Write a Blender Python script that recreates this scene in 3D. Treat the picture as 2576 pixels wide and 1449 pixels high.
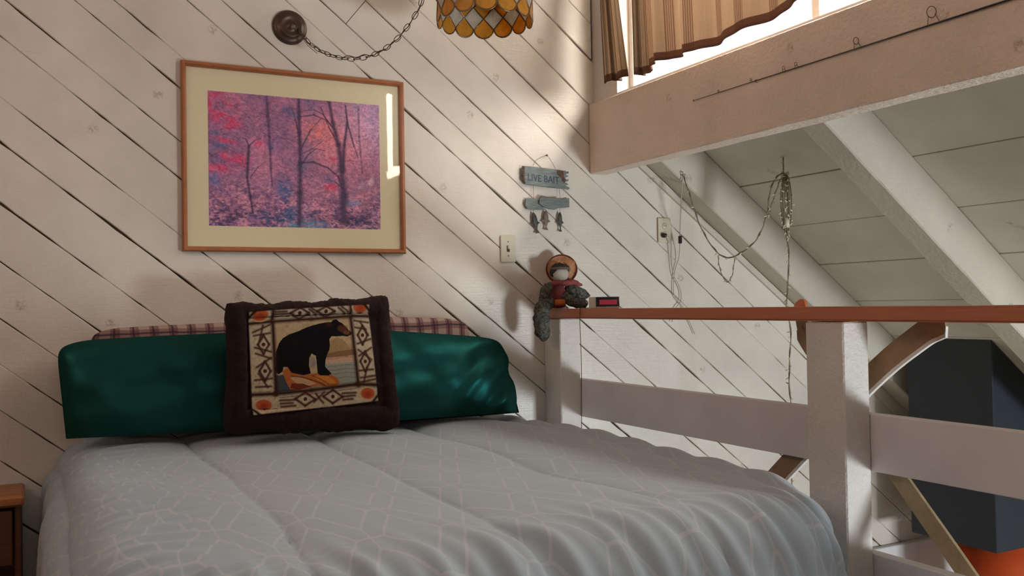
import bpy, bmesh, math, random
import numpy as np
from mathutils import Vector, Matrix, noise
random.seed(7)
rng = np.random.default_rng(7)
SC = bpy.context.scene
for o in list(bpy.data.objects):
    bpy.data.objects.remove(o)
R = math.radians

# ---------------------------------------------------------------- camera
CAM = Vector((0.0, -3.5, 1.05)); FPX = 2321.0; CX, CY = 1288.0, 724.5
ya, pi_, ro = R(27.38), R(1.04), R(-0.98)
FW = Vector((math.sin(ya)*math.cos(pi_), math.cos(ya)*math.cos(pi_), math.sin(pi_)))
RT0 = Vector((math.cos(ya), -math.sin(ya), 0)); UP0 = RT0.cross(FW)
RT = math.cos(ro)*RT0 + math.sin(ro)*UP0
UP = -math.sin(ro)*RT0 + math.cos(ro)*UP0
cd = bpy.data.cameras.new('camera'); cam = bpy.data.objects.new('camera', cd)
SC.collection.objects.link(cam); SC.camera = cam
cd.sensor_width = 36; cd.lens = 36*FPX/2576; cd.clip_start = 0.02
cam.matrix_world = Matrix(((RT.x, UP.x, -FW.x, CAM.x), (RT.y, UP.y, -FW.y, CAM.y), (RT.z, UP.z, -FW.z, CAM.z), (0, 0, 0, 1)))

def at(u, v, ax, val):
    """measured point of the photograph taken back onto a real plane of the room"""
    d = RT*((u-CX)/FPX) - UP*((v-CY)/FPX) + FW
    s = (val-CAM[ax])/d[ax]
    return CAM + d*s
def atp(u, v, n, k):
    d = RT*((u-CX)/FPX) - UP*((v-CY)/FPX) + FW
    n = Vector(n); s = (k-n.dot(CAM))/n.dot(d)
    return CAM + d*s

# ---------------------------------------------------------------- world, light, exposure
w = bpy.data.worlds.new('world'); SC.world = w; w.use_nodes = True
wb = w.node_tree.nodes['Background']
wb.inputs[0].default_value = (0.80, 0.90, 1.0, 1); wb.inputs[1].default_value = 1.5
SC.view_settings.view_transform = 'Standard'; SC.view_settings.look = 'None'
SC.view_settings.exposure = 0.0; SC.view_settings.gamma = 1
SC.view_settings.use_curve_mapping = False
SC.cycles.use_denoising = True
SC.cycles.max_bounces = 8; SC.cycles.diffuse_bounces = 5; SC.cycles.transparent_max_bounces = 12
SC.cycles.sample_clamp_indirect = 4

def area(name, loc, size, sizey, aim, power, col):
    l = bpy.data.lights.new(name, 'AREA'); l.shape = 'RECTANGLE'; l.size = size; l.size_y = sizey
    l.energy = power; l.color = col
    o = bpy.data.objects.new(name, l); SC.collection.objects.link(o)
    o.location = loc; o.rotation_euler = (Vector(aim)).to_track_quat('-Z', 'Y').to_euler()
    return o
# daylight through the windows, and an added loft fill (one lamp just outside each opening)
area('daylight_side_window', (2.80, -2.25, 2.46), 4.3, 0.9, (-1, 0, -0.12), 425, (1.0, 0.89, 0.79))
area('daylight_great_room_window', (4.25, -5.75, -0.55), 0.95, 0.8, (-0.25, 1, 0.12), 205, (0.86, 0.94, 1.0))
area('daylight_glass_door', (2.95, -5.75, -1.3), 0.9, 2.0, (0, 1, 0.1), 7, (0.86, 0.94, 1.0))
area('loft_fill', (0.3, -5.75, 1.75), 1.5, 1.1, (0.05, 1, -0.08), 2.5, (1.0, 0.84, 0.66))  # added fill from behind the camera, lifts the left of the loft

area('daylight_left_window', (-1.82, -2.15, 2.4), 2.5, 0.8, (1, 0, -0.15), 19, (1.0, 0.55, 0.35))
# ---------------------------------------------------------------- materials
def s2l(c):
    return tuple(((x/255.0)/12.92 if x/255.0 <= 0.04045 else ((x/255.0+0.055)/1.055)**2.4) for x in c)
class NT:
    def __init__(s, name):
        s.m = bpy.data.materials.new(name); s.m.use_nodes = True
        s.t = s.m.node_tree; s.b = s.t.nodes['Principled BSDF']; s.out = s.t.nodes['Material Output']
    def n(s, typ, **kw):
        x = s.t.nodes.new(typ)
        for k, v in kw.items():
            if k.startswith('i_'):
                x.inputs[int(k[2:])].default_value = v
            else: setattr(x, k, v)
        return x
    def l(s, a, b): s.t.links.new(a, b)
    def math(s, op, a, b=None, clamp=False):
        x = s.t.nodes.new('ShaderNodeMath'); x.operation = op; x.use_clamp = clamp
        for i, q in enumerate((a, b)):
            if q is None: continue
            if isinstance(q, (int, float)): x.inputs[i].default_value = q
            else: s.l(q, x.inputs[i])
        return x.outputs[0]
    def mix(s, f, a, b):
        x = s.t.nodes.new('ShaderNodeMix'); x.data_type = 'RGBA'
        for i, q in ((0, f), (6, a), (7, b)):
            if isinstance(q, (int, float)): x.inputs[i].default_value = q
            elif isinstance(q, tuple): x.inputs[i].default_value = (*q[:3], 1)
            else: s.l(q, x.inputs[i])
        return x.outputs[2]
    def coord(s, which='Object', scale=(1, 1, 1), rot=(0, 0, 0)):
        tc = s.n('ShaderNodeTexCoord'); mp = s.n('ShaderNodeMapping')
        mp.inputs['Scale'].default_value = scale; mp.inputs['Rotation'].default_value = rot
        s.l(tc.outputs[which], mp.inputs[0]); return mp.outputs[0]
    def noise(s, vec, scale, detail=4, rough=0.55, dist=0.0):
        x = s.n('ShaderNodeTexNoise'); x.inputs['Scale'].default_value = scale
        x.inputs['Detail'].default_value = detail; x.inputs['Roughness'].default_value = rough
        x.inputs['Distortion'].default_value = dist
        s.l(vec, x.inputs['Vector']); return x.outputs[0]
    def ramp(s, f, lo, hi):
        x = s.n('ShaderNodeMapRange'); x.inputs[1].default_value = lo; x.inputs[2].default_value = hi
        s.l(f, x.inputs[0]); return x.outputs[0]
    def bump(s, h, strength, dist=0.002, prev=None):
        x = s.n('ShaderNodeBump'); x.inputs['Strength'].default_value = strength; x.inputs['Distance'].default_value = dist
        s.l(h, x.inputs['Height'])
        if prev: s.l(prev, x.inputs['Normal'])
        return x.outputs[0]
    def done(s, col=None, rough=0.5, normal=None, spec=0.5, metal=0.0, **kw):
        if isinstance(col, tuple): s.b.inputs['Base Color'].default_value = (*col[:3], 1)
        elif col is not None: s.l(col, s.b.inputs['Base Color'])
        if isinstance(rough, (int, float)): s.b.inputs['Roughness'].default_value = rough
        else: s.l(rough, s.b.inputs['Roughness'])
        s.b.inputs['Specular IOR Level'].default_value = spec; s.b.inputs['Metallic'].default_value = metal
        if normal is not None: s.l(normal, s.b.inputs['Normal'])
        for k, v in kw.items(): s.b.inputs[k.replace('_', ' ')].default_value = v
        return s.m

def paint(name, base, rot=(0, 0, 0), stretch=(1, 14, 14), rough=0.42, fine=0.35, coarse=0.35, knots=True, var=0.07, fd=0.003):
    """rough sawn board under white paint; grain runs along mapped X"""
    t = NT(name); v = t.coord('Object', stretch, rot); v1 = t.coord('Object')
    g = t.noise(v, 9, 5, 0.6, 0.3); lump = t.noise(v1, 55, 4, 0.6); blot = t.noise(v1, 2.2, 4, 0.6)
    dark = tuple(c*(1-2.2*var) for c in base); lite = tuple(min(1, c*(1+var)) for c in base)
    c = t.mix(t.ramp(blot, 0.3, 0.7), dark, lite)
    if knots:
        vo = t.n('ShaderNodeTexVoronoi'); vo.voronoi_dimensions = '2D'; vo.inputs['Scale'].default_value = 2.3
        sxyz = t.n('ShaderNodeSeparateXYZ'); t.l(v1, sxyz.inputs[0]); cmb = t.n('ShaderNodeCombineXYZ')
        t.l(t.math('ADD', sxyz.outputs[0], sxyz.outputs[1]), cmb.inputs[0]); t.l(sxyz.outputs[2], cmb.inputs[1]); t.l(cmb.outputs[0], vo.inputs['Vector'])
        k = t.ramp(t.math('ADD', vo.outputs['Distance'], t.math('MULTIPLY', t.noise(v1, 60, 2), 0.035)), 0.066, 0.044)
        kk = t.math('MULTIPLY', k, t.ramp(t.noise(v1, 90, 2), 0.40, 0.60))
        c = t.mix(t.math('MULTIPLY', kk, 0.60), c, (base[0]*0.45, base[1]*0.38, base[2]*0.30))
        sc = t.ramp(t.noise(t.coord('Object', (stretch[0], stretch[1]*1.5, stretch[2]*1.5), rot), 2.4, 6, 0.75), 0.66, 0.72)
        c = t.mix(t.math('MULTIPLY', sc, 0.40), c, (base[0]*0.6, base[1]*0.55, base[2]*0.48))
    nb = t.bump(g, coarse, 0.003); nb = t.bump(lump, fine, fd, nb)
    r = t.math('ADD', t.math('MULTIPLY', t.noise(v1, 7, 3), 0.22), rough-0.11)
    return t.done(c, r, nb, 0.5)

def plain(name, col, rough=0.5, metal=0.0, nscale=30, nstr=0.15, var=0.12, spec=0.5, stretch=(1, 1, 1), **kw):
    t = NT(name); v = t.coord('Object', stretch)
    nz = t.noise(v, nscale, 4)
    c = t.mix(t.ramp(nz, 0.3, 0.7), tuple(x*(1-var) for x in col), tuple(min(1, x*(1+var)) for x in col))
    return t.done(c, rough, t.bump(nz, nstr, 0.002), spec, metal, **kw)

PANG = R(38.5)
WHITE = (0.69, 0.635, 0.545)
M = {}
M['wall'] = paint('painted_diagonal_board', WHITE, rot=(0, PANG, 0), rough=0.36)
M['roofboard'] = paint('painted_roof_board', (0.68, 0.66, 0.57), stretch=(14, 1, 14), rough=0.55, coarse=0.15, fine=0.2, knots=True)
M['rafter'] = paint('painted_rough_rafter', (0.55, 0.51, 0.42), rot=(0, R(36.3), 0), rough=0.6, fine=0.9, coarse=0.2)
M['beam'] = paint('painted_rough_beam', (0.78, 0.66, 0.54), stretch=(14, 1, 14), rough=0.5, fine=1.0, coarse=0.25, fd=0.008)
M['rail'] = paint('painted_rail_board', (0.72, 0.70, 0.69), stretch=(14, 1, 14), rough=0.5, coarse=0.3, fine=0.2)
M['post'] = paint('painted_post', (0.67, 0.635, 0.575), stretch=(14, 14, 1), rough=0.5, fine=0.9, coarse=0.2, fd=0.006)
M['plaster'] = paint('painted_wall_plain', (0.70, 0.65, 0.60), rough=0.5, knots=False, coarse=0.1, fine=0.3)
M['brownwall'] = plain('stained_brown_panelling', (0.30, 0.17, 0.09), 0.6, stretch=(14, 14, 1), nscale=5)
M['gap'] = plain('dark_backing', (0.10, 0.065, 0.04), 0.9)
M['cap'] = plain('red_brown_handrail', (0.46, 0.165, 0.08), 0.32, stretch=(20, 1, 20), nscale=6, nstr=0.1)
M['floorwood'] = plain('loft_floor_wood', (0.32, 0.2, 0.12), 0.5, stretch=(12, 1, 1), nscale=4)
M['carpet'] = plain('lower_floor', (0.42, 0.36, 0.29), 0.9, nscale=80, nstr=0.6)

# ---------------------------------------------------------------- mesh helpers
def link(name, me, mat, parent=None, loc=None, smooth=False, kind=None, label=None):
    if mat is not None and not me.materials: me.materials.append(mat)
    if smooth:
        me.polygons.foreach_set('use_smooth', [True]*len(me.polygons))
    o = bpy.data.objects.new(name, me); SC.collection.objects.link(o)
    if parent is not None: o.parent = parent
    if loc is not None: o.location = loc
    if kind: o['kind'] = kind
    if label: o['label'] = label
    return o
def wloc(p):
    v = Vector((0, 0, 0))
    while p is not None: v = v + p.location; p = p.parent
    return v
def mk(name, verts, faces, mat, parent=None, smooth=False, **kw):
    """verts in world space; made local to the parent"""
    off = wloc(parent) if parent is not None else Vector((0, 0, 0))
    me = bpy.data.meshes.new(name)
    me.from_pydata([tuple(Vector(v)-off) for v in verts], [], faces); me.update()
    return link(name, me, mat, parent, smooth=smooth, **kw)
def bmk(name, bm, mat, parent=None, smooth=False, **kw):
    off = wloc(parent) if parent is not None else Vector((0, 0, 0))
    bmesh.ops.translate(bm, verts=bm.verts, vec=-off)
    bmesh.ops.recalc_face_normals(bm, faces=bm.faces)
    me = bpy.data.meshes.new(name); bm.to_mesh(me); bm.free()
    return link(name, me, mat, parent, smooth=smooth, **kw)
def boxbm(x0, x1, y0, y1, z0, z1, bev=0.0, bm=None, seg=1):
    own = bm is None
    b = bmesh.new()
    vs = [b.verts.new((x, y, z)) for x in (x0, x1) for y in (y0, y1) for z in (z0, z1)]
    for f in ((0, 1, 3, 2), (4, 6, 7, 5), (0, 4, 5, 1), (2, 3, 7, 6), (0, 2, 6, 4), (1, 5, 7, 3)):
        b.faces.new([vs[i] for i in f])
    bmesh.ops.recalc_face_normals(b, faces=b.faces)
    if bev: bmesh.ops.bevel(b, geom=b.edges[:], offset=bev, segments=seg, affect='EDGES')
    if own: return b
    me = bpy.data.meshes.new('t'); b.to_mesh(me); b.free(); bm.from_mesh(me); bpy.data.meshes.remove(me)
    return bm
def box(name, x0, x1, y0, y1, z0, z1, mat, parent=None, bev=0.003, **kw):
    return bmk(name, boxbm(x0, x1, y0, y1, z0, z1, bev), mat, parent, **kw)
def obox(name, p0, p1, wvec, hvec, mat, parent=None, bev=0.002, **kw):
    """box from p0 to p1, half-extent vectors wvec, hvec"""
    b = bmesh.new(); p0, p1, wv, hv = map(Vector, (p0, p1, wvec, hvec))
    vs = [b.verts.new(p + sw*wv + sh*hv) for p in (p0, p1) for sw in (-1, 1) for sh in (-1, 1)]
    for f in ((0, 1, 3, 2), (4, 6, 7, 5), (0, 4, 5, 1), (2, 3, 7, 6), (0, 2, 6, 4), (1, 5, 7, 3)):
        b.faces.new([vs[i] for i in f])
    bmesh.ops.recalc_face_normals(b, faces=b.faces)
    if bev: bmesh.ops.bevel(b, geom=b.edges[:], offset=bev, segments=1, affect='EDGES')
    return bmk(name, b, mat, parent, **kw)
def tube_data(pts, rad, seg=8, closed=False):
    pts = [Vector(p) for p in pts]; n = len(pts); V = []; Fs = []
    rads = rad if isinstance(rad, (list, tuple)) else [rad]*n
    prev = None
    for i, p in enumerate(pts):
        a = pts[(i-1) % n] if (closed or i > 0) else p
        b = pts[(i+1) % n] if (closed or i < n-1) else p
        t = (b-a).normalized()
        if prev is None:
            ref = Vector((0, 0, 1)) if abs(t.z) < 0.9 else Vector((1, 0, 0))
            nn = t.cross(ref).normalized()
        else:
            nn = (prev - t*prev.dot(t)).normalized()
        prev = nn; bb = t.cross(nn)
        for k in range(seg):
            an = 2*math.pi*k/seg
            V.append(p + (nn*math.cos(an)+bb*math.sin(an))*rads[i])
    m = n if closed else n-1
    for i in range(m):
        for k in range(seg):
            a = i*seg+k; b = i*seg+(k+1) % seg; j = (i+1) % n
            Fs.append((a, b, j*seg+(k+1) % seg, j*seg+k))
    if not closed:
        Fs.append(tuple(range(seg))[::-1]); Fs.append(tuple((n-1)*seg+k for k in range(seg)))
    return V, Fs
def tube(name, pts, rad, mat, parent=None, seg=8, closed=False, **kw):
    V, Fs = tube_data(pts, rad, seg, closed)
    return mk(name, V, Fs, mat, parent, smooth=True, **kw)
def smooth_path(pts, n=8):
    P = [Vector(p) for p in pts]; out = []
    for i in range(len(P)-1):
        p0 = P[max(i-1, 0)]; p1 = P[i]; p2 = P[i+1]; p3 = P[min(i+2, len(P)-1)]
        for k in range(n):
            t = k/n
            out.append(0.5*((2*p1)+(p2-p0)*t+(2*p0-5*p1+4*p2-p3)*t*t+(3*p1-p0-3*p2+p3)*t**3))
    out.append(P[-1]); return out
def lathe_data(prof, c, axis='Z', seg=32):
    V = []; Fs = []; n = len(prof); c = Vector(c)
    for k in range(seg):
        a = 2*math.pi*k/seg
        for r, h in prof:
            if axis == 'Z': V.append(c+Vector((r*math.cos(a), r*math.sin(a), h)))
            elif axis == 'Y': V.append(c+Vector((r*math.cos(a), h, r*math.sin(a))))
            else: V.append(c+Vector((h, r*math.cos(a), r*math.sin(a))))
    for k in range(seg):
        for i in range(n-1):
            a = k*n+i; b = ((k+1) % seg)*n+i
            Fs.append((a, b, b+1, a+1))
    return V, Fs
def lathe(name, prof, c, mat, parent=None, axis='Z', seg=32, **kw):
    V, Fs = lathe_data(prof, c, axis, seg)
    b = bmesh.new(); vs = [b.verts.new(v) for v in V]
    for f in Fs: b.faces.new([vs[i] for i in f])
    bmesh.ops.remove_doubles(b, verts=b.verts, dist=1e-5)
    return bmk(name, b, mat, parent, smooth=True, **kw)
def thing(name, label, cat, loc, group=None):
    o = bpy.data.objects.new(name, None); SC.collection.objects.link(o)
    o.empty_display_size = 0.05; o.location = loc
    o['label'] = label; o['category'] = cat
    if group: o['group'] = group
    return o
def tag(o, label, cat, group=None):
    o['label'] = label; o['category'] = cat
    if group: o['group'] = group
    return o

# ================================================================ ROOM SHELL
MR = -0.7353; KU = 3.5396; KC = KU+0.236          # rafter underside and roof board planes  z = K + MR*x
roof = lambda x, k=KC: k + MR*x
YF = -5.6                                          # front gable wall
# --- back wall
_o = [(-1.6, -2.5), (6.4, -2.5), (6.4, roof(6.4)+0.03), (2.56, 1.90), (2.36, 1.90), (2.36, 3.1), (-1.6, 3.1)]
wall_back = mk('wall_back', [(x, 0.021, z) for x, z in _o]+[(x, 0.12, z) for x, z in _o],
               [tuple(range(7)), tuple(range(13, 6, -1))]+[(i, i+7, (i+1) % 7+7, (i+1) % 7) for i in range(7)], M['gap'], kind='structure')
tv = Vector((math.cos(PANG), 0, -math.sin(PANG))); nv = Vector((math.sin(PANG), 0, math.cos(PANG)))
seams = [0.245, 0.375, 0.506, 0.625, 0.745, 0.894, 1.047, 1.208, 1.326, 1.488, 1.594, 1.747, 1.840, 2.018, 2.107, 2.28,
         2.378, 2.51, 2.645, 2.763, 2.90, 3.07, 3.20, 3.33, 3.46, 3.58, 3.71, 3.84]
lo = seams[0]
while lo > -2.3:
    lo -= random.choice((0.11, 0.125, 0.14, 0.15)); seams.insert(0, lo)
dark = {1.208: .0042, 1.326: .0052, 1.047: .004, 1.488: .0032, 1.840: .0046, 1.747: .004, 2.018: .0018, 2.107: .0035, 2.28: .0044,
        2.378: .0018, 2.51: .0028, 2.645: .0022, 2.763: .003, 2.90: .0034, 3.07: .0042, 0.745: .003, 0.894: .0032}
def gapw(o, s):
    b = dark.get(o, 0.0028)
    n1 = noise.noise(Vector((s*5.5, o*13.1, 0.3))); n2 = noise.noise(Vector((s*26, o*7.7, 4.3)))
    return max(0.0003, b*(0.95 + 2.0*n1 + 1.5*n2))
def plank(oa, ob, s0, s1, cutx=None, joint=()):
    n = max(2, int((s1-s0)/0.045)); dy = random.uniform(-0.0012, 0.0012); tilt = random.uniform(-0.001, 0.001)
    b = bmesh.new(); rows = []
    for i in range(n+1):
        s = s0+(s1-s0)*i/n
        ga = gapw(oa, s)/2; gb = gapw(ob, s)/2
        wob = 0.0009*noise.noise(Vector((s*3, oa*9, 1)))
        sec = [(oa+ga, 0.0185), (oa+ga, 0.003+dy), (oa+ga+0.0028, dy+tilt), (ob-gb-0.0028, dy-tilt), (ob-gb, 0.003+dy), (ob-gb, 0.0185)]
        rows.append([b.verts.new(nv*(o+wob)+tv*s+Vector((0, y, 0))) for o, y in sec])
    for i in range(n):
        for k in range(5):
            b.faces.new((rows[i][k], rows[i][k+1], rows[i+1][k+1], rows[i+1][k]))
    b.faces.new(rows[0]); b.faces.new(rows[-1][::-1])
    for co, no in (((-1.6, 0, 0), (-1, 0, 0)), ((cutx or 6.3, 0, 0), (1, 0, 0)), ((0, 0, 3.02), (0, 0, 1)), ((0, 0, -2.45), (0, 0, -1))):
        g = bmesh.ops.bisect_plane(b, geom=b.verts[:]+b.edges[:]+b.faces[:], plane_co=co, plane_no=no, clear_outer=True)
    if not b.faces: b.free(); return
    bmk('plank', b, M['wall'], wall_back)
def sx(o, x): return (x - o*math.sin(PANG))/math.cos(PANG)
joints = {2.378: [(at(870, 58, 1, 0)).x], 1.047: [2.35], 2.107: [3.62], 1.594: [-0.5], 0.745: [2.6], 2.645: [0.9], 1.208: [2.9]}
for oa, ob in zip(seams[:-1], seams[1:]):
    cut = 2.235 if oa >= 3.0 else None
    a, b_ = sx(ob, -1.9), sx(oa, (cut or 6.4)+0.3)
    js = [sx(oa, x) for x in joints.get(oa, [])]
    pts = [a]+js+[b_]
    for i in range(len(pts)-1):
        plank(oa, ob, pts[i]+(0.0012 if i else 0), pts[i+1]-0.0012, cut)

# --- floors, other walls (outside the frame, they close the room and bounce its light)
floor = box('floor', -1.6, 2.2, YF, 0.02, -0.24, 0, M['floorwood'], bev=0, kind='structure')
floor_lower = box('floor_lower', -1.6, 6.4, YF, 0.02, -2.55, -2.45, M['carpet'], bev=0, kind='structure')
WLH = (-3.4, -0.9, 2.0, 2.8)
wall_right = box('wall_right', 6.3, 6.4, YF, 0.12, -2.5, -0.8, M['plaster'], bev=0, kind='structure')
ceiling = box('ceiling', -1.7, 2.36, YF, 0.12, 3.02, 3.1, M['plaster'], bev=0, kind='structure')
def wall_with_holes(name, ax, c0, c1, a0, a1, z0, z1, holes, mat):
    """slab normal to axis ax made of boxes around the rectangular holes"""
    b = bmesh.new()
    As = sorted({a0, a1, *[h[0] for h in holes], *[h[1] for h in holes]})
    Zs = sorted({z0, z1, *[h[2] for h in holes], *[h[3] for h in holes]})
    for i in range(len(As)-1):
        for j in range(len(Zs)-1):
            am, zm = (As[i]+As[i+1])/2, (Zs[j]+Zs[j+1])/2
            if any(h[0] < am < h[1] and h[2] < zm < h[3] for h in holes): continue
            if ax == 0: boxbm(c0, c1, As[i], As[i+1], Zs[j], Zs[j+1], 0, b)
            else: boxbm(As[i], As[i+1], c0, c1, Zs[j], Zs[j+1], 0, b)
    bmesh.ops.remove_doubles(b, verts=b.verts, dist=1e-5)
    return bmk(name, b, mat, kind='structure')
GW = (3.35, 5.0, -1.0, 0.5); GD = (2.5, 3.4, -2.4, -0.3); LW = (-0.5, 1.1, 1.2, 2.3)
wall_front = wall_with_holes('wall_front', 1, YF-0.1, YF, -1.6, 6.4, -2.5, 3.1, [(3.45, 4.95, -0.95, 0.45), (2.5, 3.35, -2.35, -0.25), LW], M['brownwall'])
WS = (-3.42, -0.19, 1.958, 2.80)
wall_side = wall_with_holes('wall_side', 0, 2.243, 2.36, YF, 0.02, 1.90, 3.05, [WS], M['plaster'])

wall_left = wall_with_holes('wall_left', 0, -1.7, -1.6, YF, 0.12, -2.5, 3.1, [WLH], M['brownwall'])
# windows: frame bars and a pane of glass each
tg = NT('window_glass'); tg.t.nodes.remove(tg.b)
tr = tg.n('ShaderNodeBsdfTransparent'); gl = tg.n('ShaderNodeBsdfGlossy'); gl.inputs['Roughness'].default_value = 0.02
fr = tg.n('ShaderNodeFresnel'); fr.inputs['IOR'].default_value = 1.45
geo = tg.n('ShaderNodeNewGeometry'); mxs = tg.n('ShaderNodeMixShader'); tg.l(tg.math('MULTIPLY', fr.outputs[0], tg.math('SUBTRACT', 1.0, geo.outputs['Backfacing'])), mxs.inputs[0]); tg.l(tr.outputs[0], mxs.inputs[1]); tg.l(gl.outputs[0], mxs.inputs[2])
tg.l(mxs.outputs[0], tg.out.inputs[0]); M['glass'] = tg.m
M['winframe'] = plain('window_frame_paint', (0.72, 0.69, 0.64), 0.45)
def window(name, ax, c, a0, a1, z0, z1, nbars):
    def bb(u0, u1, v0, v1, d=0.022, bev=0.003):
        if ax == 0: return boxbm(c-d, c+d, u0, u1, v0, v1, bev)
        return boxbm(u0, u1, c-d, c+d, v0, v1, bev)
    f = bmesh.new()
    def addb(*q):
        t = bb(*q); me = bpy.data.meshes.new('t'); t.to_mesh(me); t.free(); f.from_mesh(me); bpy.data.meshes.remove(me)
    s = 0.03
    for q in ((a0, a1, z0, z0+s), (a0, a1, z1-s, z1), (a0, a0+s, z0+s, z1-s), (a1-s, a1, z0+s, z1-s)): addb(*q)
    w_ = bmk(name, f, M['winframe'], kind='structure')
    for i in range(nbars):
        x = a0+(a1-a0)*(i+1)/(nbars+1)
        bmk('mullion', bb(x-0.018, x+0.018, z0+s, z1-s), M['winframe'], w_)
    for i in range(nbars+1):
        xa = a0+(a1-a0)*i/(nbars+1)+0.03; xb = a0+(a1-a0)*(i+1)/(nbars+1)-0.03
        bmk('pane', bb(xa, xb, z0+s, z1-s, 0.003, 0), M['glass'], w_)
    return w_
window('window_1', 0, 2.33, WS[0], WS[1], WS[2], WS[3], 2)
window('window_2', 1, YF-0.05, 3.45, 4.95, -0.95, 0.45, 1)
window('window_3', 1, YF-0.05, LW[0], LW[1], LW[2], LW[3], 1)  # unseen gable window, opening for the loft fill
window('window_4', 0, -1.65, WLH[0], WLH[1], WLH[2], WLH[3], 2)
window('door_1', 1, YF-0.05, 2.5, 3.35, -2.35, -0.25, 0)

# --- roof boards beyond the railing and the rafters under them
roof_deck = mk('ceiling_slope', [(x, y, roof(x)+h) for x in (2.56, 6.4) for y in (YF, 0.12) for h in (0.024, 0.1)],
               [(0, 1, 3, 2), (4, 6, 7, 5), (0, 4, 5, 1), (2, 3, 7, 6), (0, 2, 6, 4), (1, 5, 7, 3)], M['gap'], kind='structure')
box('ceiling_eave', 2.305, 2.56, YF, 0.02, 1.86, 1.899, M['plaster'], bev=0, kind='structure')
xs = [2.56, 2.7265]+[2.976, 3.23, 3.475]+[3.475+0.2495*k for k in range(1, 12)]
sl = Vector((1, 0, MR)).normalized(); sn = Vector((-MR, 0, 1)).normalized()
ybays = [YF, -4.05, -2.04, -1.03, 0.02]
for i in range(len(xs)-1):
    for j in range(len(ybays)-1):
        g = 0.0028 if (i+j) % 3 else 0.0018
        c0 = Vector((xs[i], 0, roof(xs[i])))+sl*g; c1 = Vector((xs[i+1], 0, roof(xs[i+1])))-sl*g
        d = random.uniform(0.0, 0.003)
        ym = (ybays[j]+ybays[j+1])/2; hy = (ybays[j+1]-ybays[j])/2-0.001
        obox('plank', c0+sn*(0.011+d)+Vector((0, ym, 0)), c1+sn*(0.011+d)+Vector((0, ym, 0)), (0, hy, 0), sn*0.0105, M['roofboard'], roof_deck, bev=0.002)
def rafter(y0, y1):
    b = bmesh.new(); n = 60; rows = []
    for i in range(n+1):
        x = 2.306+(6.2-2.306)*i/n
        jj = lambda q: 0.0022*noise.noise(Vector((x*9, q, y0)))
        zu = roof(x, KU)+jj(1); zt = min(roof(x)-0.001, 1.859)
        rows.append([b.verts.new(q) for q in ((x, y0+jj(2), zt), (x, y0+jj(3), zu+0.006), (x, y0+0.006, zu+jj(4)), (x, y1-0.006, zu), (x, y1, zu+0.006), (x, y1, zt))])
    for i in range(n):
        for k in range(6): b.faces.new((rows[i][k], rows[i][(k+1) % 6], rows[i+1][(k+1) % 6], rows[i+1][k]))
    b.faces.new(rows[0]); b.faces.new(rows[-1][::-1])
    bmk('rafter', b, M['rafter'], roof_deck)
for y0, y1 in ((-0.125, -0.004), (-1.092, -0.975), (-2.06, -1.945), (-3.03, -2.915), (-4.0, -3.885), (-4.97, -4.855)): rafter(y0, y1)
# thin trim strip on the wall beside the first rafter, and the horizontal ledger lower down
tr1 = obox('trim_1', Vector((2.27, -0.007, roof(2.27, KU)-0.028)), Vector((3.6, -0.007, roof(3.6, KU)-0.028)), sn*0.012, (0, 0.0075, 0), M['rafter'], bev=0.002, kind='structure')
tr2 = box('trim_2', 2.26, 6.2, -0.04, -0.003, -0.56, -0.268, M['rail'], bev=0.004, kind='structure')

# ================================================================ BEAM
def rough_beam():
    b = bmesh.new(); n = 110; rows = []
    for i in range(n+1):
        y = -0.003+(YF+0.01+0.003)*i/n
        j = lambda q: 0.0018*noise.noise(Vector((y*7, q, 3)))
        z0, z1 = 1.630, 1.942
        sec = [(2.2165, z0+0.004+j(1)), (2.2165, z1-0.004+j(2)), (2.221, z1), (2.2995, z1), (2.304, z1-0.004), (2.304, z0+0.004), (2.2995, z0+j(3)), (2.221, z0+j(4))]
        rows.append([b.verts.new((x, y, z)) for x, z in sec])
    for i in range(n):
        for k in range(8): b.faces.new((rows[i][k], rows[i][(k+1) % 8], rows[i+1][(k+1) % 8], rows[i+1][k]))
    b.faces.new(rows[0]); b.faces.new(rows[-1][::-1])
    return b
beam = bmk('ceiling_beam', rough_beam(), M['beam'])
tag(beam, 'wide rough white painted beam running under the curtained window', 'beam')

# ================================================================ RAILING
rail = thing('railing', 'white board loft railing with flat red-brown handrail beside the bed', 'railing', (2.03, -1.6, 0))
XR = 1.965
for yn, yf in ((-0.138, -0.001), (-1.671, -1.531), (-3.25, -3.11), (-4.8, -4.66)):
    o = box('post', XR, 2.063, yn, yf, 0.0, 0.987, M['post'], rail, bev=0.004)
ytop = [(-0.004, -5.55)]
hb = boxbm(1.957, 2.102, -5.55, -0.003, 0.989, 1.029, 0.005, seg=2)
bmk('handrail', hb, M['cap'], rail, label='red-brown flat handrail')
for z0, z1 in ((0.570, 0.729), (0.185, 0.342)):
    for ya_, yb_ in ((-0.003, -1.60), (-1.603, -3.18), (-3.183, -4.73)):
        box('rail_board', 2.0635, 2.100, yb_, ya_, z0, z1, M['rail'], rail, bev=0.002)

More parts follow.
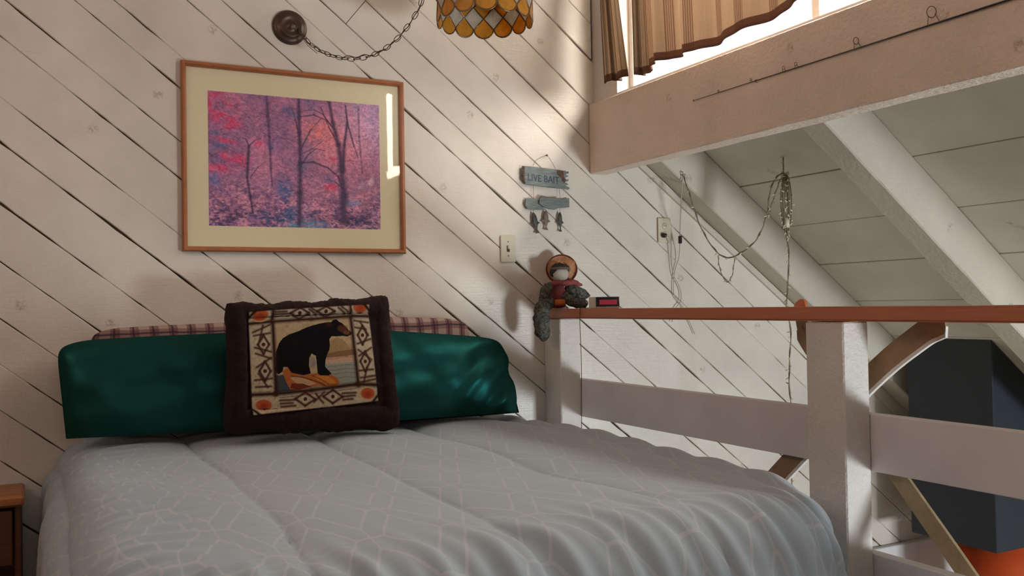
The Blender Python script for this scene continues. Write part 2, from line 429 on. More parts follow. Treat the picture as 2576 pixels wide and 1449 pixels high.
# ================================================================ CHIMNEY CHASE AND RED PIPE
M['navy'] = plain('dark_slate_paint', (0.010, 0.017, 0.024), 0.55, nscale=60)
def chase():
    x0, x1, y0, y1, zb = 3.98, 4.50, -0.69, -0.215, -0.15
    b = bmesh.new()
    vs = [b.verts.new((x, y, z)) for x in (x0, x1) for y in (y0, y1) for z in (zb, roof(x)-0.002)]
    for f in ((0, 1, 3, 2), (4, 6, 7, 5), (0, 4, 5, 1), (2, 3, 7, 6), (0, 2, 6, 4), (1, 5, 7, 3)): b.faces.new([vs[i] for i in f])
    bmesh.ops.recalc_face_normals(b, faces=b.faces)
    bmesh.ops.bevel(b, geom=b.edges[:], offset=0.004, segments=1, affect='EDGES')
    return b
tag(bmk('chimney_chase', chase(), M['navy']), 'dark navy square chimney chase hanging below the sloped ceiling', 'chimney')
M['enamel'] = plain('orange_red_enamel', (0.55, 0.075, 0.02), 0.22, nscale=5, nstr=0.02, spec=0.6)
fp = thing('fireplace', 'orange-red enamelled stove pipe below the dark chimney chase', 'fireplace', (4.29, -0.45, -2.45))
lathe('flue_pipe', [(0.0, -0.16), (0.172, -0.16), (0.172, -1.30), (0.0, -1.30)], (4.29, -0.46, 0), M['enamel'], fp, seg=40)
lathe('hood', [(0.0, -1.30), (0.19, -1.301), (0.42, -1.85), (0.42, -1.9), (0.0, -1.9)], (4.29, -0.46, 0), M['enamel'], fp, seg=40)
lathe('base', [(0.0, -1.9), (0.36, -1.901), (0.4, -2.1), (0.3, -2.45), (0.0, -2.45)], (4.29, -0.46, 0), M['navy'], fp, seg=40)

# ================================================================ SKIS crossed behind the railing
M['skiwood'] = plain('aged_ski_wood', (0.30, 0.19, 0.095), 0.45, stretch=(1, 3, 3), nscale=14)
M['skiwood2'] = plain('tan_ski_wood', (0.33, 0.25, 0.14), 0.45, stretch=(1, 3, 3), nscale=14)
M['skibase'] = plain('white_ski_base', (0.75, 0.73, 0.68), 0.35)
M['skitip'] = plain('orange_ski_tip', (0.50, 0.14, 0.05), 0.4)
def ski(name, label, path, hw, mat, tipmat, tipn, basemat):
    pts = smooth_path([Vector((2.113+c, a, b_)) for a, b_, c in path], 6)
    root = thing(name, label, 'ski', pts[-1])
    n = len(pts); V = []; E = []
    for i, p in enumerate(pts):
        t = (pts[min(i+1, n-1)]-pts[max(i-1, 0)]).normalized()
        wd = Vector((0, -t.z, t.y)).normalized()
        if wd.z > 0: wd = -wd
        up = t.cross(wd).normalized()
        if up.x > 0: up = -up
        h = hw*(0.35+0.65*min(1, i/3.0)) if i < 3 else hw
        V.append((p, wd, up, h))
    def strip(a, b, lo_, hi_, th0, th1, m, nm, **kw):
        vv = []; ff = []
        for i in range(a, b):
            p, wd, up, h = V[i]
            vv += [p+wd*(lo_*h)+up*th0, p+wd*(hi_*h)+up*th0, p+wd*(hi_*h)+up*th1, p+wd*(lo_*h)+up*th1]
        k = b-a
        for i in range(k-1):
            for q in range(4): ff.append((i*4+q, i*4+(q+1) % 4, i*4+4+(q+1) % 4, i*4+4+q))
        ff.append((0, 1, 2, 3)[::-1]); ff.append(tuple((k-1)*4+q for q in range(4)))
        bm_ = bmesh.new(); vs = [bm_.verts.new(x) for x in vv]
        for f in ff: bm_.faces.new([vs[q] for q in f])
        bmk(nm, bm_, m, root, **kw)
    strip(tipn, n, -1, 0.99, -0.002, 0.008, mat, 'ski_body')
    strip(0, tipn+1, -1, 0.99, -0.002, 0.008, tipmat, 'ski_tip')
    if basemat: strip(0, n, 1.0, 1.32, -0.004, 0.0085, basemat, 'ski_edge', label='white ski edge')
    mid = V[n//2]
    return root
ski('ski', 'brown wooden ski with white edge leaning left behind the railing post',
    [(-1.868, 0.984, 0.016), (-1.845, 0.976, 0.012), (-1.79, 0.945, 0.004), (-1.624, 0.822, 0), (-1.258, 0.496, 0), (-0.78, 0.06, 0), (-0.74, 0.022, 0)], 0.030, M['skiwood'], M['skiwood'], 4, M['skibase'])
ski('ski', 'tan wooden ski with orange tip showing above the handrail',
    [(-1.318, 1.046, 0.046), (-1.330, 1.02, 0.040), (-1.352, 0.95, 0.034), (-1.378, 0.90, 0.030), (-1.699, 0.556, 0.024), (-1.914, 0.326, 0.024), (-2.19, 0.02, 0.024)], 0.026, M['skiwood2'], M['skitip'], 8, None)

# ================================================================ PRINTS: small painter for printed surfaces (colour attribute)
def inpoly(X, Y, P):
    ins = np.zeros(X.shape, bool); n = len(P)
    for i in range(n):
        x0, y0 = P[i]; x1, y1 = P[(i+1) % n]
        if y0 == y1: continue
        c = ((y0 > Y) != (y1 > Y)) & (X < (x1-x0)*(Y-y0)/(y1-y0)+x0)
        ins ^= c
    return ins
def segd(X, Y, a, b):
    ax, ay = a; bx, by = b; dx, dy = bx-ax, by-ay
    t = np.clip(((X-ax)*dx+(Y-ay)*dy)/max(dx*dx+dy*dy, 1e-9), 0, 1)
    return np.hypot(X-ax-t*dx, Y-ay-t*dy)
class Canvas:
    def __init__(s, nx, ny, x0, x1, y0, y1, col):
        xs_ = np.linspace(x0, x1, nx); ys_ = np.linspace(y0, y1, ny)
        s.X, s.Y = np.meshgrid(xs_, ys_); s.nx, s.ny = nx, ny
        s.C = np.zeros((ny, nx, 3)); s.C[:] = s2l(col)
    def mixin(s, m, col, a=1.0):
        m = np.clip(m*a, 0, 1)[..., None]; s.C = s.C*(1-m)+np.array(s2l(col))*m
    def poly(s, P, col, a=1.0): s.mixin(inpoly(s.X, s.Y, P).astype(float), col, a)
    def line(s, pts, w_, col, a=1.0, w2=None):
        n = len(pts)-1
        for i in range(n):
            ww = w_ if w2 is None else w_+(w2-w_)*i/max(n-1, 1)
            d = segd(s.X, s.Y, pts[i], pts[i+1]); s.mixin(np.clip(1.2-d/(ww/2)*0.9, 0, 1), col, a)
    def ell(s, x, y, rx, ry, col, a=1.0, soft=0.15):
        d = np.hypot((s.X-x)/rx, (s.Y-y)/ry); s.mixin(np.clip((1-d)/soft, 0, 1), col, a)
def vnoise(nx, ny, cx_, cy_, seed):
    g = np.random.default_rng(seed).random((cy_+2, cx_+2))
    x = np.linspace(0, cx_, nx); y = np.linspace(0, cy_, ny)
    xi = x.astype(int); yi = y.astype(int); fx = x-xi; fy = y-yi
    fx = fx*fx*(3-2*fx); fy = fy*fy*(3-2*fy)
    a = g[np.ix_(yi, xi)]; b = g[np.ix_(yi, xi+1)]; c = g[np.ix_(yi+1, xi)]; d = g[np.ix_(yi+1, xi+1)]
    return (a*(1-fx)+b*fx)*(1-fy)[:, None]+(c*(1-fx)+d*fx)*fy[:, None]
def grid_mesh(name, nx, ny, posf, C, mat, parent=None, smooth=True, **kw):
    """posf(U,V)->X,Y,Z arrays, U across 0..1, V down 0..1; C colour array or None"""
    U, V = np.meshgrid(np.linspace(0, 1, nx), np.linspace(0, 1, ny))
    X, Y, Z = posf(U, V); off = wloc(parent) if parent is not None else Vector((0, 0, 0))
    co = np.stack([X-off.x, Y-off.y, Z-off.z], -1).reshape(-1, 3)
    idx = np.arange(nx*ny).reshape(ny, nx)
    F = np.stack([idx[:-1, :-1], idx[1:, :-1], idx[1:, 1:], idx[:-1, 1:]], -1).reshape(-1, 4)
    me = bpy.data.meshes.new(name)
    me.vertices.add(len(co)); me.vertices.foreach_set('co', co.ravel())
    me.loops.add(F.size); me.loops.foreach_set('vertex_index', F.ravel().astype(np.int32))
    me.polygons.add(len(F)); me.polygons.foreach_set('loop_start', np.arange(0, F.size, 4, dtype=np.int32))
    me.update(calc_edges=True)
    if C is not None:
        at_ = me.color_attributes.new('print', 'FLOAT_COLOR', 'POINT')
        at_.data.foreach_set('color', np.concatenate([C.reshape(-1, 3), np.ones((nx*ny, 1))], 1).ravel())
    uvl = me.uv_layers.new(name='uv')
    uv = np.stack([U.ravel(), V.ravel()], -1)[F.ravel()]
    uvl.data.foreach_set('uv', uv.ravel())
    return link(name, me, mat, parent, smooth=smooth, **kw)
def printmat(name, rough, gain=1.0, weave=0.0, spec=0.5):
    t = NT(name); a = t.n('ShaderNodeAttribute'); a.attribute_name = 'print'
    col = a.outputs['Color']; nb = None
    if weave:
        nz = t.noise(t.coord('Object'), 500, 2); nb = t.bump(nz, weave, 0.001)
    return t.done(col, rough, nb, spec)

# ================================================================ FRAMED PICTURE
M['frame'] = plain('orange_brown_picture_frame', (0.36, 0.125, 0.045), 0.3, nscale=25, nstr=0.05, spec=0.6)
M['mat'] = plain('cream_picture_mat', (0.74, 0.66, 0.43), 0.85, nscale=300, nstr=0.1, var=0.03)
fx0, fx1, fz0, fz1 = 0.474, 1.326, 1.262, 1.953
pic = thing('framed_picture', 'orange-brown framed forest picture with pink and purple trees on the wall', 'picture', ((fx0+fx1)/2, -0.002, fz0))
fw_ = 0.019
def rail_frame(name, quad, parent):   # quad = outer a, outer b, inner b, inner a (x,z)
    prof = [(-0.003, 0.0), (-0.022, 0.0), (-0.027, 0.25), (-0.027, 0.6), (-0.021, 0.9), (-0.014, 1.0), (-0.003, 1.0)]
    V = []
    for e0, e1 in ((quad[0], quad[3]), (quad[1], quad[2])):
        for y, t in prof: V.append((e0[0]+(e1[0]-e0[0])*t, y, e0[1]+(e1[1]-e0[1])*t))
    n = len(prof); Fs = [(i, (i+1) % n, n+(i+1) % n, n+i) for i in range(n)]+[tuple(range(n))[::-1], tuple(range(n, 2*n))]
    b = bmesh.new(); vs = [b.verts.new(v) for v in V]
    for f in Fs: b.faces.new([vs[i] for i in f])
    return bmk(name, b, M['frame'], parent)
O = [(fx0, fz0), (fx1, fz0), (fx1, fz1), (fx0, fz1)]
I_ = [(fx0+fw_, fz0+fw_), (fx1-fw_, fz0+fw_), (fx1-fw_, fz1-fw_), (fx0+fw_, fz1-fw_)]
for i in range(4):
    j = (i+1) % 4; rail_frame('frame_rail', (O[i], O[j], I_[j], I_[i]), pic)
box('mat_board', fx0+0.01, fx1-0.01, -0.010, -0.004, fz0+0.01, fz1-0.01, M['mat'], pic, bev=0)
px0, px1 = at(523, 400, 1, 0).x, at(953, 400, 1, 0).x
pz1, pz0 = at(740, 248, 1, 0).z, at(740, 573, 1, 0).z
nx, ny = 430, 330
cv = Canvas(nx, ny, 0, 1000, 0, 760, (140, 96, 128))
def nz(cx_, cy_, sd): return vnoise(nx, ny, cx_, cy_, sd)
n1 = nz(7, 6, 1)*0.5+nz(18, 14, 2)*0.3+nz(45, 36, 3)*0.2
cv.mixin(np.clip((n1-0.42)*3.2, 0, 1), (176, 112, 138), 0.9)
n2 = nz(9, 8, 11)*0.5+nz(26, 22, 12)*0.5
cv.mixin(np.clip((n2-0.55)*5, 0, 1), (95, 88, 125), 0.8)
xx, yy = cv.X/1000, cv.Y/760
cv.mixin(np.clip(1-np.hypot((xx-0.72)/0.3, (yy-0.3)/0.35), 0, 1)*np.clip(n1*2, 0, 1), (215, 130, 140), 0.8)
cv.mixin(np.clip(1.1-np.hypot((xx-0.95)/0.25, (yy-0.15)/0.35), 0, 1), (195, 155, 185), 0.7)
dens = np.clip((nz(24, 30, 21)+nz(60, 70, 22)*0.6-0.75)*4, 0, 1)
for (a, b_, rx, ry) in ((0.06, 0.10, 0.14, 0.16), (0.10, 0.23, 0.12, 0.08), (0.04, 0.36, 0.16, 0.035), (0.13, 0.50, 0.13, 0.09), (0.06, 0.58, 0.13, 0.05), (0.29, 0.38, 0.05, 0.05), (0.70, 0.68, 0.08, 0.05), (0.72, 0.46, 0.05, 0.03)):
    m = np.clip(1.5-1.5*np.hypot((xx-a)/rx, (yy-b_-0.12*(xx-a))/ry), 0, 1)
    cv.mixin(np.clip(m*1.1, 0, 1)*(0.25+0.75*dens), (196, 66, 104), 0.9)
cv.mixin(np.clip(1-np.hypot((xx-0.62)/0.16, (yy-0.24)/0.14), 0, 1)*(0.3+0.7*dens), (222, 118, 112), 0.8)
low = np.clip((yy-0.62)*3.5, 0, 1)
d2 = np.clip((nz(40, 60, 31)*0.6+nz(90, 150, 32)*0.6-0.5)*4, 0, 1)
cv.mixin(low*d2, (66, 52, 88), 0.9)
d3 = np.clip((nz(30, 40, 41)*0.6+nz(80, 120, 42)*0.6-0.62)*5, 0, 1)
cv.mixin(np.clip((yy-0.5)*3, 0, 1)*d3, (205, 140, 160), 0.7)
for (a, b_, rx, ry, c_) in ((0.42, 0.70, 0.06, 0.12, (50, 90, 140)), (0.47, 0.92, 0.12, 0.10, (48, 80, 125)), (0.55, 0.98, 0.18, 0.05, (80, 140, 165)), (0.83, 0.80, 0.06, 0.04, (110, 135, 175)), (0.30, 0.93, 0.12, 0.1, (60, 70, 115)), (0.85, 0.92, 0.14, 0.08, (45, 45, 85)), (0.03, 0.66, 0.05, 0.08, (90, 100, 150)), (0.08, 0.40, 0.04, 0.03, (70, 90, 130))):
    cv.mixin(np.clip(1.3-1.3*np.hypot((xx-a)/rx, (yy-b_)/ry), 0, 1)*(0.35+0.65*d2), c_, 0.95)
T = (56, 40, 72)
def tree(pts, w0, w1, a=0.9): cv.line(pts, w0*1.5, T, a, w1*1.5)
tree([(325, 0), (330, 120), (338, 240), (345, 420), (350, 520)], 15, 9, 0.7)
tree([(222, 300), (215, 400), (210, 480), (228, 600), (240, 680)], 13, 9)
tree([(222, 300), (205, 260), (185, 255)], 5, 3); tree([(222, 300), (255, 265), (290, 250)], 5, 3)
tree([(510, 0), (512, 200), (514, 380), (510, 560), (505, 740)], 17, 24)
tree([(515, 250), (490, 130), (470, 60)], 6, 3); tree([(518, 300), (580, 180), (640, 110)], 6, 3)
tree([(516, 400), (560, 330), (610, 290), (660, 300)], 6, 3); tree([(516, 330), (590, 290), (650, 240)], 4, 2)
tree([(514, 380), (590, 370), (680, 400), (740, 450), (765, 520)], 7, 8)
tree([(505, 110), (600, 90), (680, 120), (720, 170)], 6, 6)
tree([(770, 720), (772, 560), (762, 400), (745, 260), (712, 130), (690, 0)], 40, 16, 0.9)
tree([(768, 420), (780, 260), (800, 120), (790, 20)], 18, 8); tree([(800, 120), (840, 260), (865, 330)], 8, 4)
tree([(720, 170), (650, 80), (600, 60), (540, 70)], 6, 3); tree([(745, 260), (690, 160), (640, 40)], 7, 4)
tree([(870, 20), (872, 200), (880, 300), (890, 420)], 10, 8, 0.6)
tree([(765, 520), (720, 480), (660, 470)], 5, 2); tree([(228, 480), (270, 420), (320, 380)], 4, 2)
for k in range(170):
    x = random.uniform(0, 1000); y = random.uniform(0, 470); a_ = random.uniform(-0.9, 0.5); L = random.uniform(30, 110)
    cv.line([(x, y), (x+L*0.5*math.cos(a_), y+L*0.5*math.sin(a_)+4), (x+L*math.cos(a_), y+L*math.sin(a_)+14)], 3.0, T, 0.5)
cv.C = np.clip(cv.C*1.3*(0.50+0.55*nz(160, 150, 77)+0.45*nz(70, 60, 78))[..., None], 0, 1)
M['poster'] = printmat('forest_print', 0.7)
grid_mesh('print', nx, ny, lambda U, V: (px0+(px1-px0)*U, 0*U-0.0105, pz1+(pz0-pz1)*V), cv.C, M['poster'], pic, smooth=False, label='pink and purple forest print')
box('glass_pane', fx0+0.012, fx1-0.012, -0.0152, -0.0132, fz0+0.012, fz1-0.012, M['glass'], pic, bev=0, label='clear glass over the print')

# ================================================================ CANOPY, SWAG CHAIN, PENDANT LAMP
M['bronze'] = plain('dark_bronze', (0.075, 0.045, 0.030), 0.4, metal=0.5, nscale=20)
M['brass'] = plain('aged_brass', (0.22, 0.15, 0.08), 0.35, metal=0.8, nscale=20)
LAMP = Vector((1.452, -0.52, 2.02))
can = at(728, 70, 1, 0)
pl = thing('swag_lamp', 'hanging swag lamp with amber and white scalloped shell panels, cut by the top edge', 'lamp', (LAMP.x, LAMP.y, 2.02))
lathe('wall_canopy', [(0, -0.034), (0.010, -0.034), (0.014, -0.026), (0.030, -0.024), (0.036, -0.030), (0.043, -0.028), (0.046, -0.019), (0.054, -0.018), (0.061, -0.014), (0.066, -0.006), (0.066, -0.001), (0, -0.001)], (can.x, 0, can.z), M['bronze'], pl, axis='Y', seg=40, label='round dark bronze wall canopy')
def tinted(name, col, trans, rough=0.35):
    t = NT(name); v = t.coord('Object'); nz_ = t.noise(v, 30, 5, 0.6)
    c = t.mix(t.ramp(nz_, 0.3, 0.7), tuple(x*0.8 for x in col), tuple(min(1, x*1.1) for x in col))
    t.done(c, rough, t.bump(nz_, 0.1, 0.001))
    tl = t.n('ShaderNodeBsdfTranslucent'); t.l(c, tl.inputs[0])
    ms = t.n('ShaderNodeMixShader'); ms.inputs[0].default_value = trans
    t.l(t.b.outputs[0], ms.inputs[1]); t.l(tl.outputs[0], ms.inputs[2]); t.l(ms.outputs[0], t.out.inputs[0])
    return t.m
M['amber'] = tinted('amber_capiz_shell', (0.78, 0.40, 0.05), 0.45)
M['amber2'] = tinted('orange_capiz_shell', (0.72, 0.36, 0.12), 0.45)
M['pearl'] = tinted('white_capiz_shell', (0.72, 0.66, 0.55), 0.45)
NP = 14; RL = 0.172
def cyl(a, z, r): return Vector((LAMP.x+r*math.cos(a), LAMP.y+r*math.sin(a), z))
def petal(ac, outline, r, mat):
    """curved shell plate with raised metal rim; outline in (angle fraction, z)"""
    n = len(outline); pts = [cyl(ac+f*math.pi/NP, z, r) for f, z in outline]
    cf = sum(f for f, z in outline)/n; cz = sum(z for f, z in outline)/n
    inn = [cyl(ac+(cf+(f-cf)*0.5)*math.pi/NP, cz+(z-cz)*0.5, r) for f, z in outline]
    cc = cyl(ac+cf*math.pi/NP, cz, r)
    V = pts+inn+[cc]; k = len(V); V = V+[LAMP_in(v) for v in V]
    Fs = []
    for i in range(n):
        j = (i+1) % n
        Fs += [(i, j, n+j, n+i), (n+i, n+j, 2*n), (k+j, k+i, k+n+i, k+n+j), (k+n+j, k+n+i, k+2*n), (j, i, k+i, k+j)]
    o = mk('shell_panel', V, Fs, mat, pl)
    Vt, Ft = tube_data(pts, 0.0030, 6, True)
    mk('rim', Vt, Ft, M['brass'], o, smooth=True) if False else rims.append((Vt, Ft))
def LAMP_in(v):
    d = Vector((v.x-LAMP.x, v.y-LAMP.y, 0)); return v - d.normalized()*0.0018
rims = []
hd = 0.062
zt0 = 2.092   # height of the lower row's nodes
def scal(zc, topv, n=9, s=1.0, drop=0.045):
    out = [(0, zc+topv)]
    for i in range(n+1):
        a = math.pi*i/n; out.append((math.cos(a)*0.98*s, zc-math.sin(a)*drop))
    return out
nodes = []
ph = math.atan2(-1, -0.45)
for k in range(NP):
    a = ph+2*math.pi*k/NP; a2 = a+math.pi/NP
    petal(a, [(0, zt0+0.044)]+[(math.cos(math.pi*i/9)*0.96, zt0+0.002-0.032*math.sin(math.pi*i/9)) for i in range(10)], RL, M['amber'])
    petal(a2, [(0, zt0+0.086), (0.97, zt0+0.044), (0, zt0+0.002), (-0.97, zt0+0.044)], RL, M['pearl'])
    petal(a, [(0, zt0+0.128), (0.97, zt0+0.086), (0, zt0+0.046), (-0.97, zt0+0.086)], RL, M['amber'])
    petal(a2, [(0, zt0+0.170)]+[(math.cos(math.pi*i/9)*0.96, zt0+0.112-0.036*math.sin(math.pi*i/9)) for i in range(10)], RL+0.014, M['amber2'])
    petal(a, [(0, zt0+0.210), (0.97, zt0+0.165), (0, zt0+0.118), (-0.97, zt0+0.165)], RL+0.008, M['pearl'])
    petal(a2, [(0, zt0+0.255), (0.97, zt0+0.212), (0, zt0+0.168), (-0.97, zt0+0.212)], RL+0.004, M['amber'])
V = []; Fs = []
for v, f in rims:
    o_ = len(V); V += v; Fs += [tuple(i+o_ for i in q) for q in f]
mk('came', V, Fs, M['brass'], pl, smooth=True, kind='stuff')
lathe('top_cap', [(RL+0.012, zt0+0.205), (RL+0.012, zt0+0.262), (0.06, zt0+0.32), (0.02, zt0+0.335), (0.0, zt0+0.335)], (LAMP.x, LAMP.y, 0), M['brass'], pl)
lathe('bulb', [(0, zt0+0.12), (0.02, zt0+0.125), (0.031, zt0+0.15), (0.024, zt0+0.18), (0.014, zt0+0.21), (0.014, zt0+0.33), (0, zt0+0.33)], (LAMP.x, LAMP.y, 0), plain('white_bulb_glass', (0.8, 0.8, 0.76), 0.3), pl)
hook = Vector((LAMP.x, LAMP.y, 2.98))
lathe('ceiling_hook', [(0, 3.02), (0.018, 3.019), (0.018, 3.012), (0.004, 3.008), (0.004, 2.97), (0, 2.97)], (LAMP.x, LAMP.y, 0), M['brass'], pl, seg=12)
cp = []
for u, v in ((748, 84), (790, 118), (835, 140), (880, 149), (925, 143), (965, 125), (1000, 97), (1030, 60), (1060, 5)):
    cp.append(at(u, v, 1, -0.034-0.40*(u-748)/(1060-748)))
cp[0] = Vector((can.x+0.022, -0.036, can.z-0.015))
dd = hook-cp[-1]
cp += [cp[-1]+dd*0.3+Vector((-0.035, 0, -0.09)), cp[-1]+dd*0.65+Vector((-0.03, 0, -0.06)), hook]
path = smooth_path(cp, 14)
def resample(path, step):
    out = [path[0]]; acc = 0
    for a, b in zip(path[:-1], path[1:]):
        d = (b-a).length; t = step-acc
        while t <= d:
            out.append(a+(b-a)*(t/d)); t += step
        acc = (acc+d) % step if True else 0
    return out
def link_mesh(L, W_, r):
    pts = []
    for k in range(16):
        a = 2*math.pi*k/16; pts.append(Vector((math.copysign(abs(math.cos(a))**0.8, math.cos(a))*L/2, math.sin(a)*W_/2, 0)))
    V, F = tube_data(pts, r, 6, True)
    me = bpy.data.meshes.new('link'); me.from_pydata([tuple(v) for v in V], [], F); me.update()
    me.polygons.foreach_set('use_smooth', [True]*len(me.polygons)); me.materials.append(M['bronze']); return me
lm = link_mesh(0.031, 0.0165, 0.0014)
def chain(path, parent, step=0.0262):
    P = resample(path, step); off = wloc(parent)
    for i in range(len(P)-1):
        t = (P[i+1]-P[i]).normalized(); q = t.to_track_quat('X', 'Z')
        o = bpy.data.objects.new('chain_link', lm); SC.collection.objects.link(o); o.parent = parent
        o.location = (P[i]+P[i+1])/2-off
        o.rotation_euler = (q.to_matrix() @ Matrix.Rotation(R(35 if i % 2 else -55), 3, 'X')).to_euler()
chain(path, pl)
chain([hook+Vector((0, 0, -0.02)), Vector((LAMP.x, LAMP.y, 2.42))], pl)
cpath = [p+Vector((0, 0, 0.004*math.sin(i*0.5)+(0.010 if 30 < i < 62 else 0.0)*math.sin((i-30)/32*math.pi))) for i, p in enumerate(path)]
tube('cord', cpath+[Vector((LAMP.x, LAMP.y, 2.42))], 0.0016, M['bronze'], pl, seg=6)
tube('cord', [cp[0]+Vector((0, 0, -0.004)), at(775, 115, 1, -0.05), at(798, 135, 1, -0.06)], 0.0012, M['bronze'], pl, seg=6)

# ================================================================ SWITCH, OUTLET
M['ivory'] = plain('ivory_plastic', (0.60, 0.56, 0.42), 0.35, nstr=0.02, var=0.03)
M['black'] = plain('black_plastic', (0.012, 0.012, 0.012), 0.4)
M['slot'] = plain('dark_slot', (0.03, 0.02, 0.015), 0.6)
sw0, sw1 = at(1257, 592, 1, 0), at(1296, 660, 1, 0)
cxs, czs = (sw0.x+sw1.x)/2, (sw0.z+sw1.z)/2
sw = thing('light_switch', 'ivory toggle light switch plate right of the framed picture', 'switch', (cxs, -0.002, czs))
box('plate', cxs-0.036, cxs+0.036, -0.008, -0.002, czs-0.058, czs+0.058, M['ivory'], sw, bev=0.003)
box('toggle', cxs-0.005, cxs+0.005, -0.020, -0.007, czs-0.002, czs+0.012, M['ivory'], sw, bev=0.002)
box('toggle_slot', cxs-0.0065, cxs+0.0065, -0.0086, -0.0075, czs-0.013, czs+0.013, M['slot'], sw, bev=0)
for dz in (-0.03, 0.03): lathe('screw', [(0, -0.0095), (0.0025, -0.0092), (0.0032, -0.008), (0, -0.008)], (cxs, 0, czs+dz), M['brass'], sw, axis='Y', seg=10)
o0, o1 = at(1651, 548, 1, 0), at(1688, 611, 1, 0); cxo, czo = (o0.x+o1.x)/2, (o0.z+o1.z)/2
ol = thing('power_outlet', 'ivory wall outlet with a dark plug beyond the railing', 'outlet', (cxo, -0.002, czo))
box('plate', cxo-0.037, cxo+0.037, -0.009, -0.002, czo-0.058, czo+0.058, M['ivory'], ol, bev=0.003)
for dz in (0.02, -0.02):
    lathe('receptacle', [(0, -0.0115), (0.014, -0.0115), (0.016, -0.009), (0, -0.009)], (cxo, 0, czo+dz), M['ivory'], ol, axis='Y', seg=18)
    for dx in (-0.005, 0.005): box('slot', cxo+dx-0.001, cxo+dx+0.001, -0.012, -0.0113, czo+dz-0.004, czo+dz+0.005, M['slot'], ol, bev=0)

# ================================================================ HANGING FISH SIGN
M['signwood'] = plain('weathered_blue_grey_wood', (0.17, 0.20, 0.19), 0.75, stretch=(2, 2, 18), nscale=12, nstr=0.5, var=0.35)
M['signedge'] = plain('brown_bark', (0.10, 0.055, 0.035), 0.8, nscale=60, nstr=0.6, var=0.4)
M['letter'] = plain('dark_teal_lettering', (0.035, 0.055, 0.085), 0.6)
M['wire'] = plain('dark_wire', (0.10, 0.06, 0.04), 0.5)
sg = thing('hanging_sign', 'weathered blue-grey fishing sign with three hanging fish below the beam end', 'sign', (1.985, -0.008, 1.36))
def slab(name, pts, y0, y1, mat, parent, **kw):
    b = bmesh.new(); f = [b.verts.new((x, y0, z)) for x, z in pts]; k = [b.verts.new((x, y1, z)) for x, z in pts]
    b.faces.new(f); b.faces.new(k[::-1]); n = len(pts)
    for i in range(n): b.faces.new((f[i], k[i], k[(i+1) % n], f[(i+1) % n]))
    bmesh.ops.recalc_face_normals(b, faces=b.faces)
    bmesh.ops.bevel(b, geom=[e for e in b.edges if abs(e.verts[0].co.y-e.verts[1].co.y) < 1e-6 and e.verts[0].co.y < (y0+y1)/2], offset=0.0012, segments=1, affect='EDGES')
    return bmk(name, b, mat, parent, **kw)
def pz(u, v): p = at(u, v, 1, -0.012); return (p.x, p.z)
Z5 = lambda x, y: pz(1300+x/6.587, 380+y/6.587)
slab('board', [Z5(*q) for q in ((95, 250), (240, 262), (480, 292), (640, 315), (760, 330), (800, 345), (845, 340), (850, 372), (790, 385), (850, 420), (770, 450), (800, 478), (850, 470), (840, 500), (785, 520), (850, 555), (800, 575), (865, 610), (860, 635), (600, 610), (350, 580), (130, 548), (112, 500), (80, 470), (100, 430), (72, 400), (95, 360), (78, 320))], -0.019, -0.008, M['signwood'], sg)
slab('bark_patch', [Z5(*q) for q in ((650, 325), (760, 335), (765, 420), (790, 470), (780, 530), (740, 500), (720, 440), (660, 400))], -0.021, -0.018, M['signedge'], sg)
slab('bark_patch', [Z5(*q) for q in ((78, 250), (120, 255), (118, 420), (130, 540), (95, 500), (85, 420), (72, 400), (95, 360))], -0.021, -0.018, M['signedge'], sg)
slab('plank_left', [Z5(*q) for q in ((140, 790), (230, 785), (330, 805), (430, 840), (440, 975), (300, 970), (170, 962), (135, 900))], -0.017, -0.008, M['signwood'], sg)
slab('fish_plate', [Z5(*q) for q in ((355, 790), (400, 745), (470, 765), (560, 785), (700, 780), (720, 850), (690, 930), (610, 975), (520, 965), (420, 930), (350, 880))], -0.026, -0.018, M['signwood'], sg)
slab('plank_right', [Z5(*q) for q in ((660, 800), (780, 795), (862, 778), (868, 930), (780, 942), (650, 945))], -0.016, -0.008, M['signwood'], sg)
cu = bpy.data.curves.new('lettering', 'FONT'); cu.body = 'LIVE BAIT'; cu.size = 1; cu.extrude = 0.02
to = bpy.data.objects.new('t', cu); SC.collection.objects.link(to)
bpy.context.view_layer.update()
me = bpy.data.meshes.new_from_object(to.evaluated_get(bpy.context.evaluated_depsgraph_get())); bpy.data.objects.remove(to)
co = np.zeros(len(me.vertices)*3); me.vertices.foreach_get('co', co); co = co.reshape(-1, 3)
wx = co[:, 0].max(); hz_ = co[:, 1].max()
a0 = Vector((Z5(165, 490)[0], 0, Z5(165, 490)[1])); a1 = Vector((Z5(690, 545)[0], 0, Z5(690, 545)[1])); h = 0.030
off = wloc(sg)
new = [(a0+(a1-a0)*(x/wx)+Vector((0, -0.0195-z*0.02, 0))+Vector((0, 0, y/hz_*h)))-off for x, y, z in co]
me.vertices.foreach_set('co', np.array([tuple(v) for v in new]).ravel()); me.update()
link('lettering', me, M['letter'], sg, label='dark letters on the top board')
nail = at(1372, 392, 1, 0)
tube('hanger_wire', smooth_path([Vector((Z5(270, 240)[0], -0.012, Z5(270, 240)[1])), Vector((Z5(330, 170)[0], -0.01, Z5(360, 150)[1])), Vector((nail.x-0.006, -0.010, nail.z)), Vector((nail.x+0.004, -0.010, nail.z)), Vector((Z5(580, 190)[0], -0.012, Z5(580, 180)[1])), Vector((Z5(640, 280)[0], -0.012, Z5(640, 290)[1]))], 6), 0.0009, M['wire'], sg, seg=5)
lathe('nail', [(0, -0.016), (0.004, -0.016), (0.004, -0.013), (0.0015, -0.012), (0.0015, -0.001), (0, -0.001)], (nail.x, 0, nail.z), M['wire'], sg, axis='Y', seg=10)
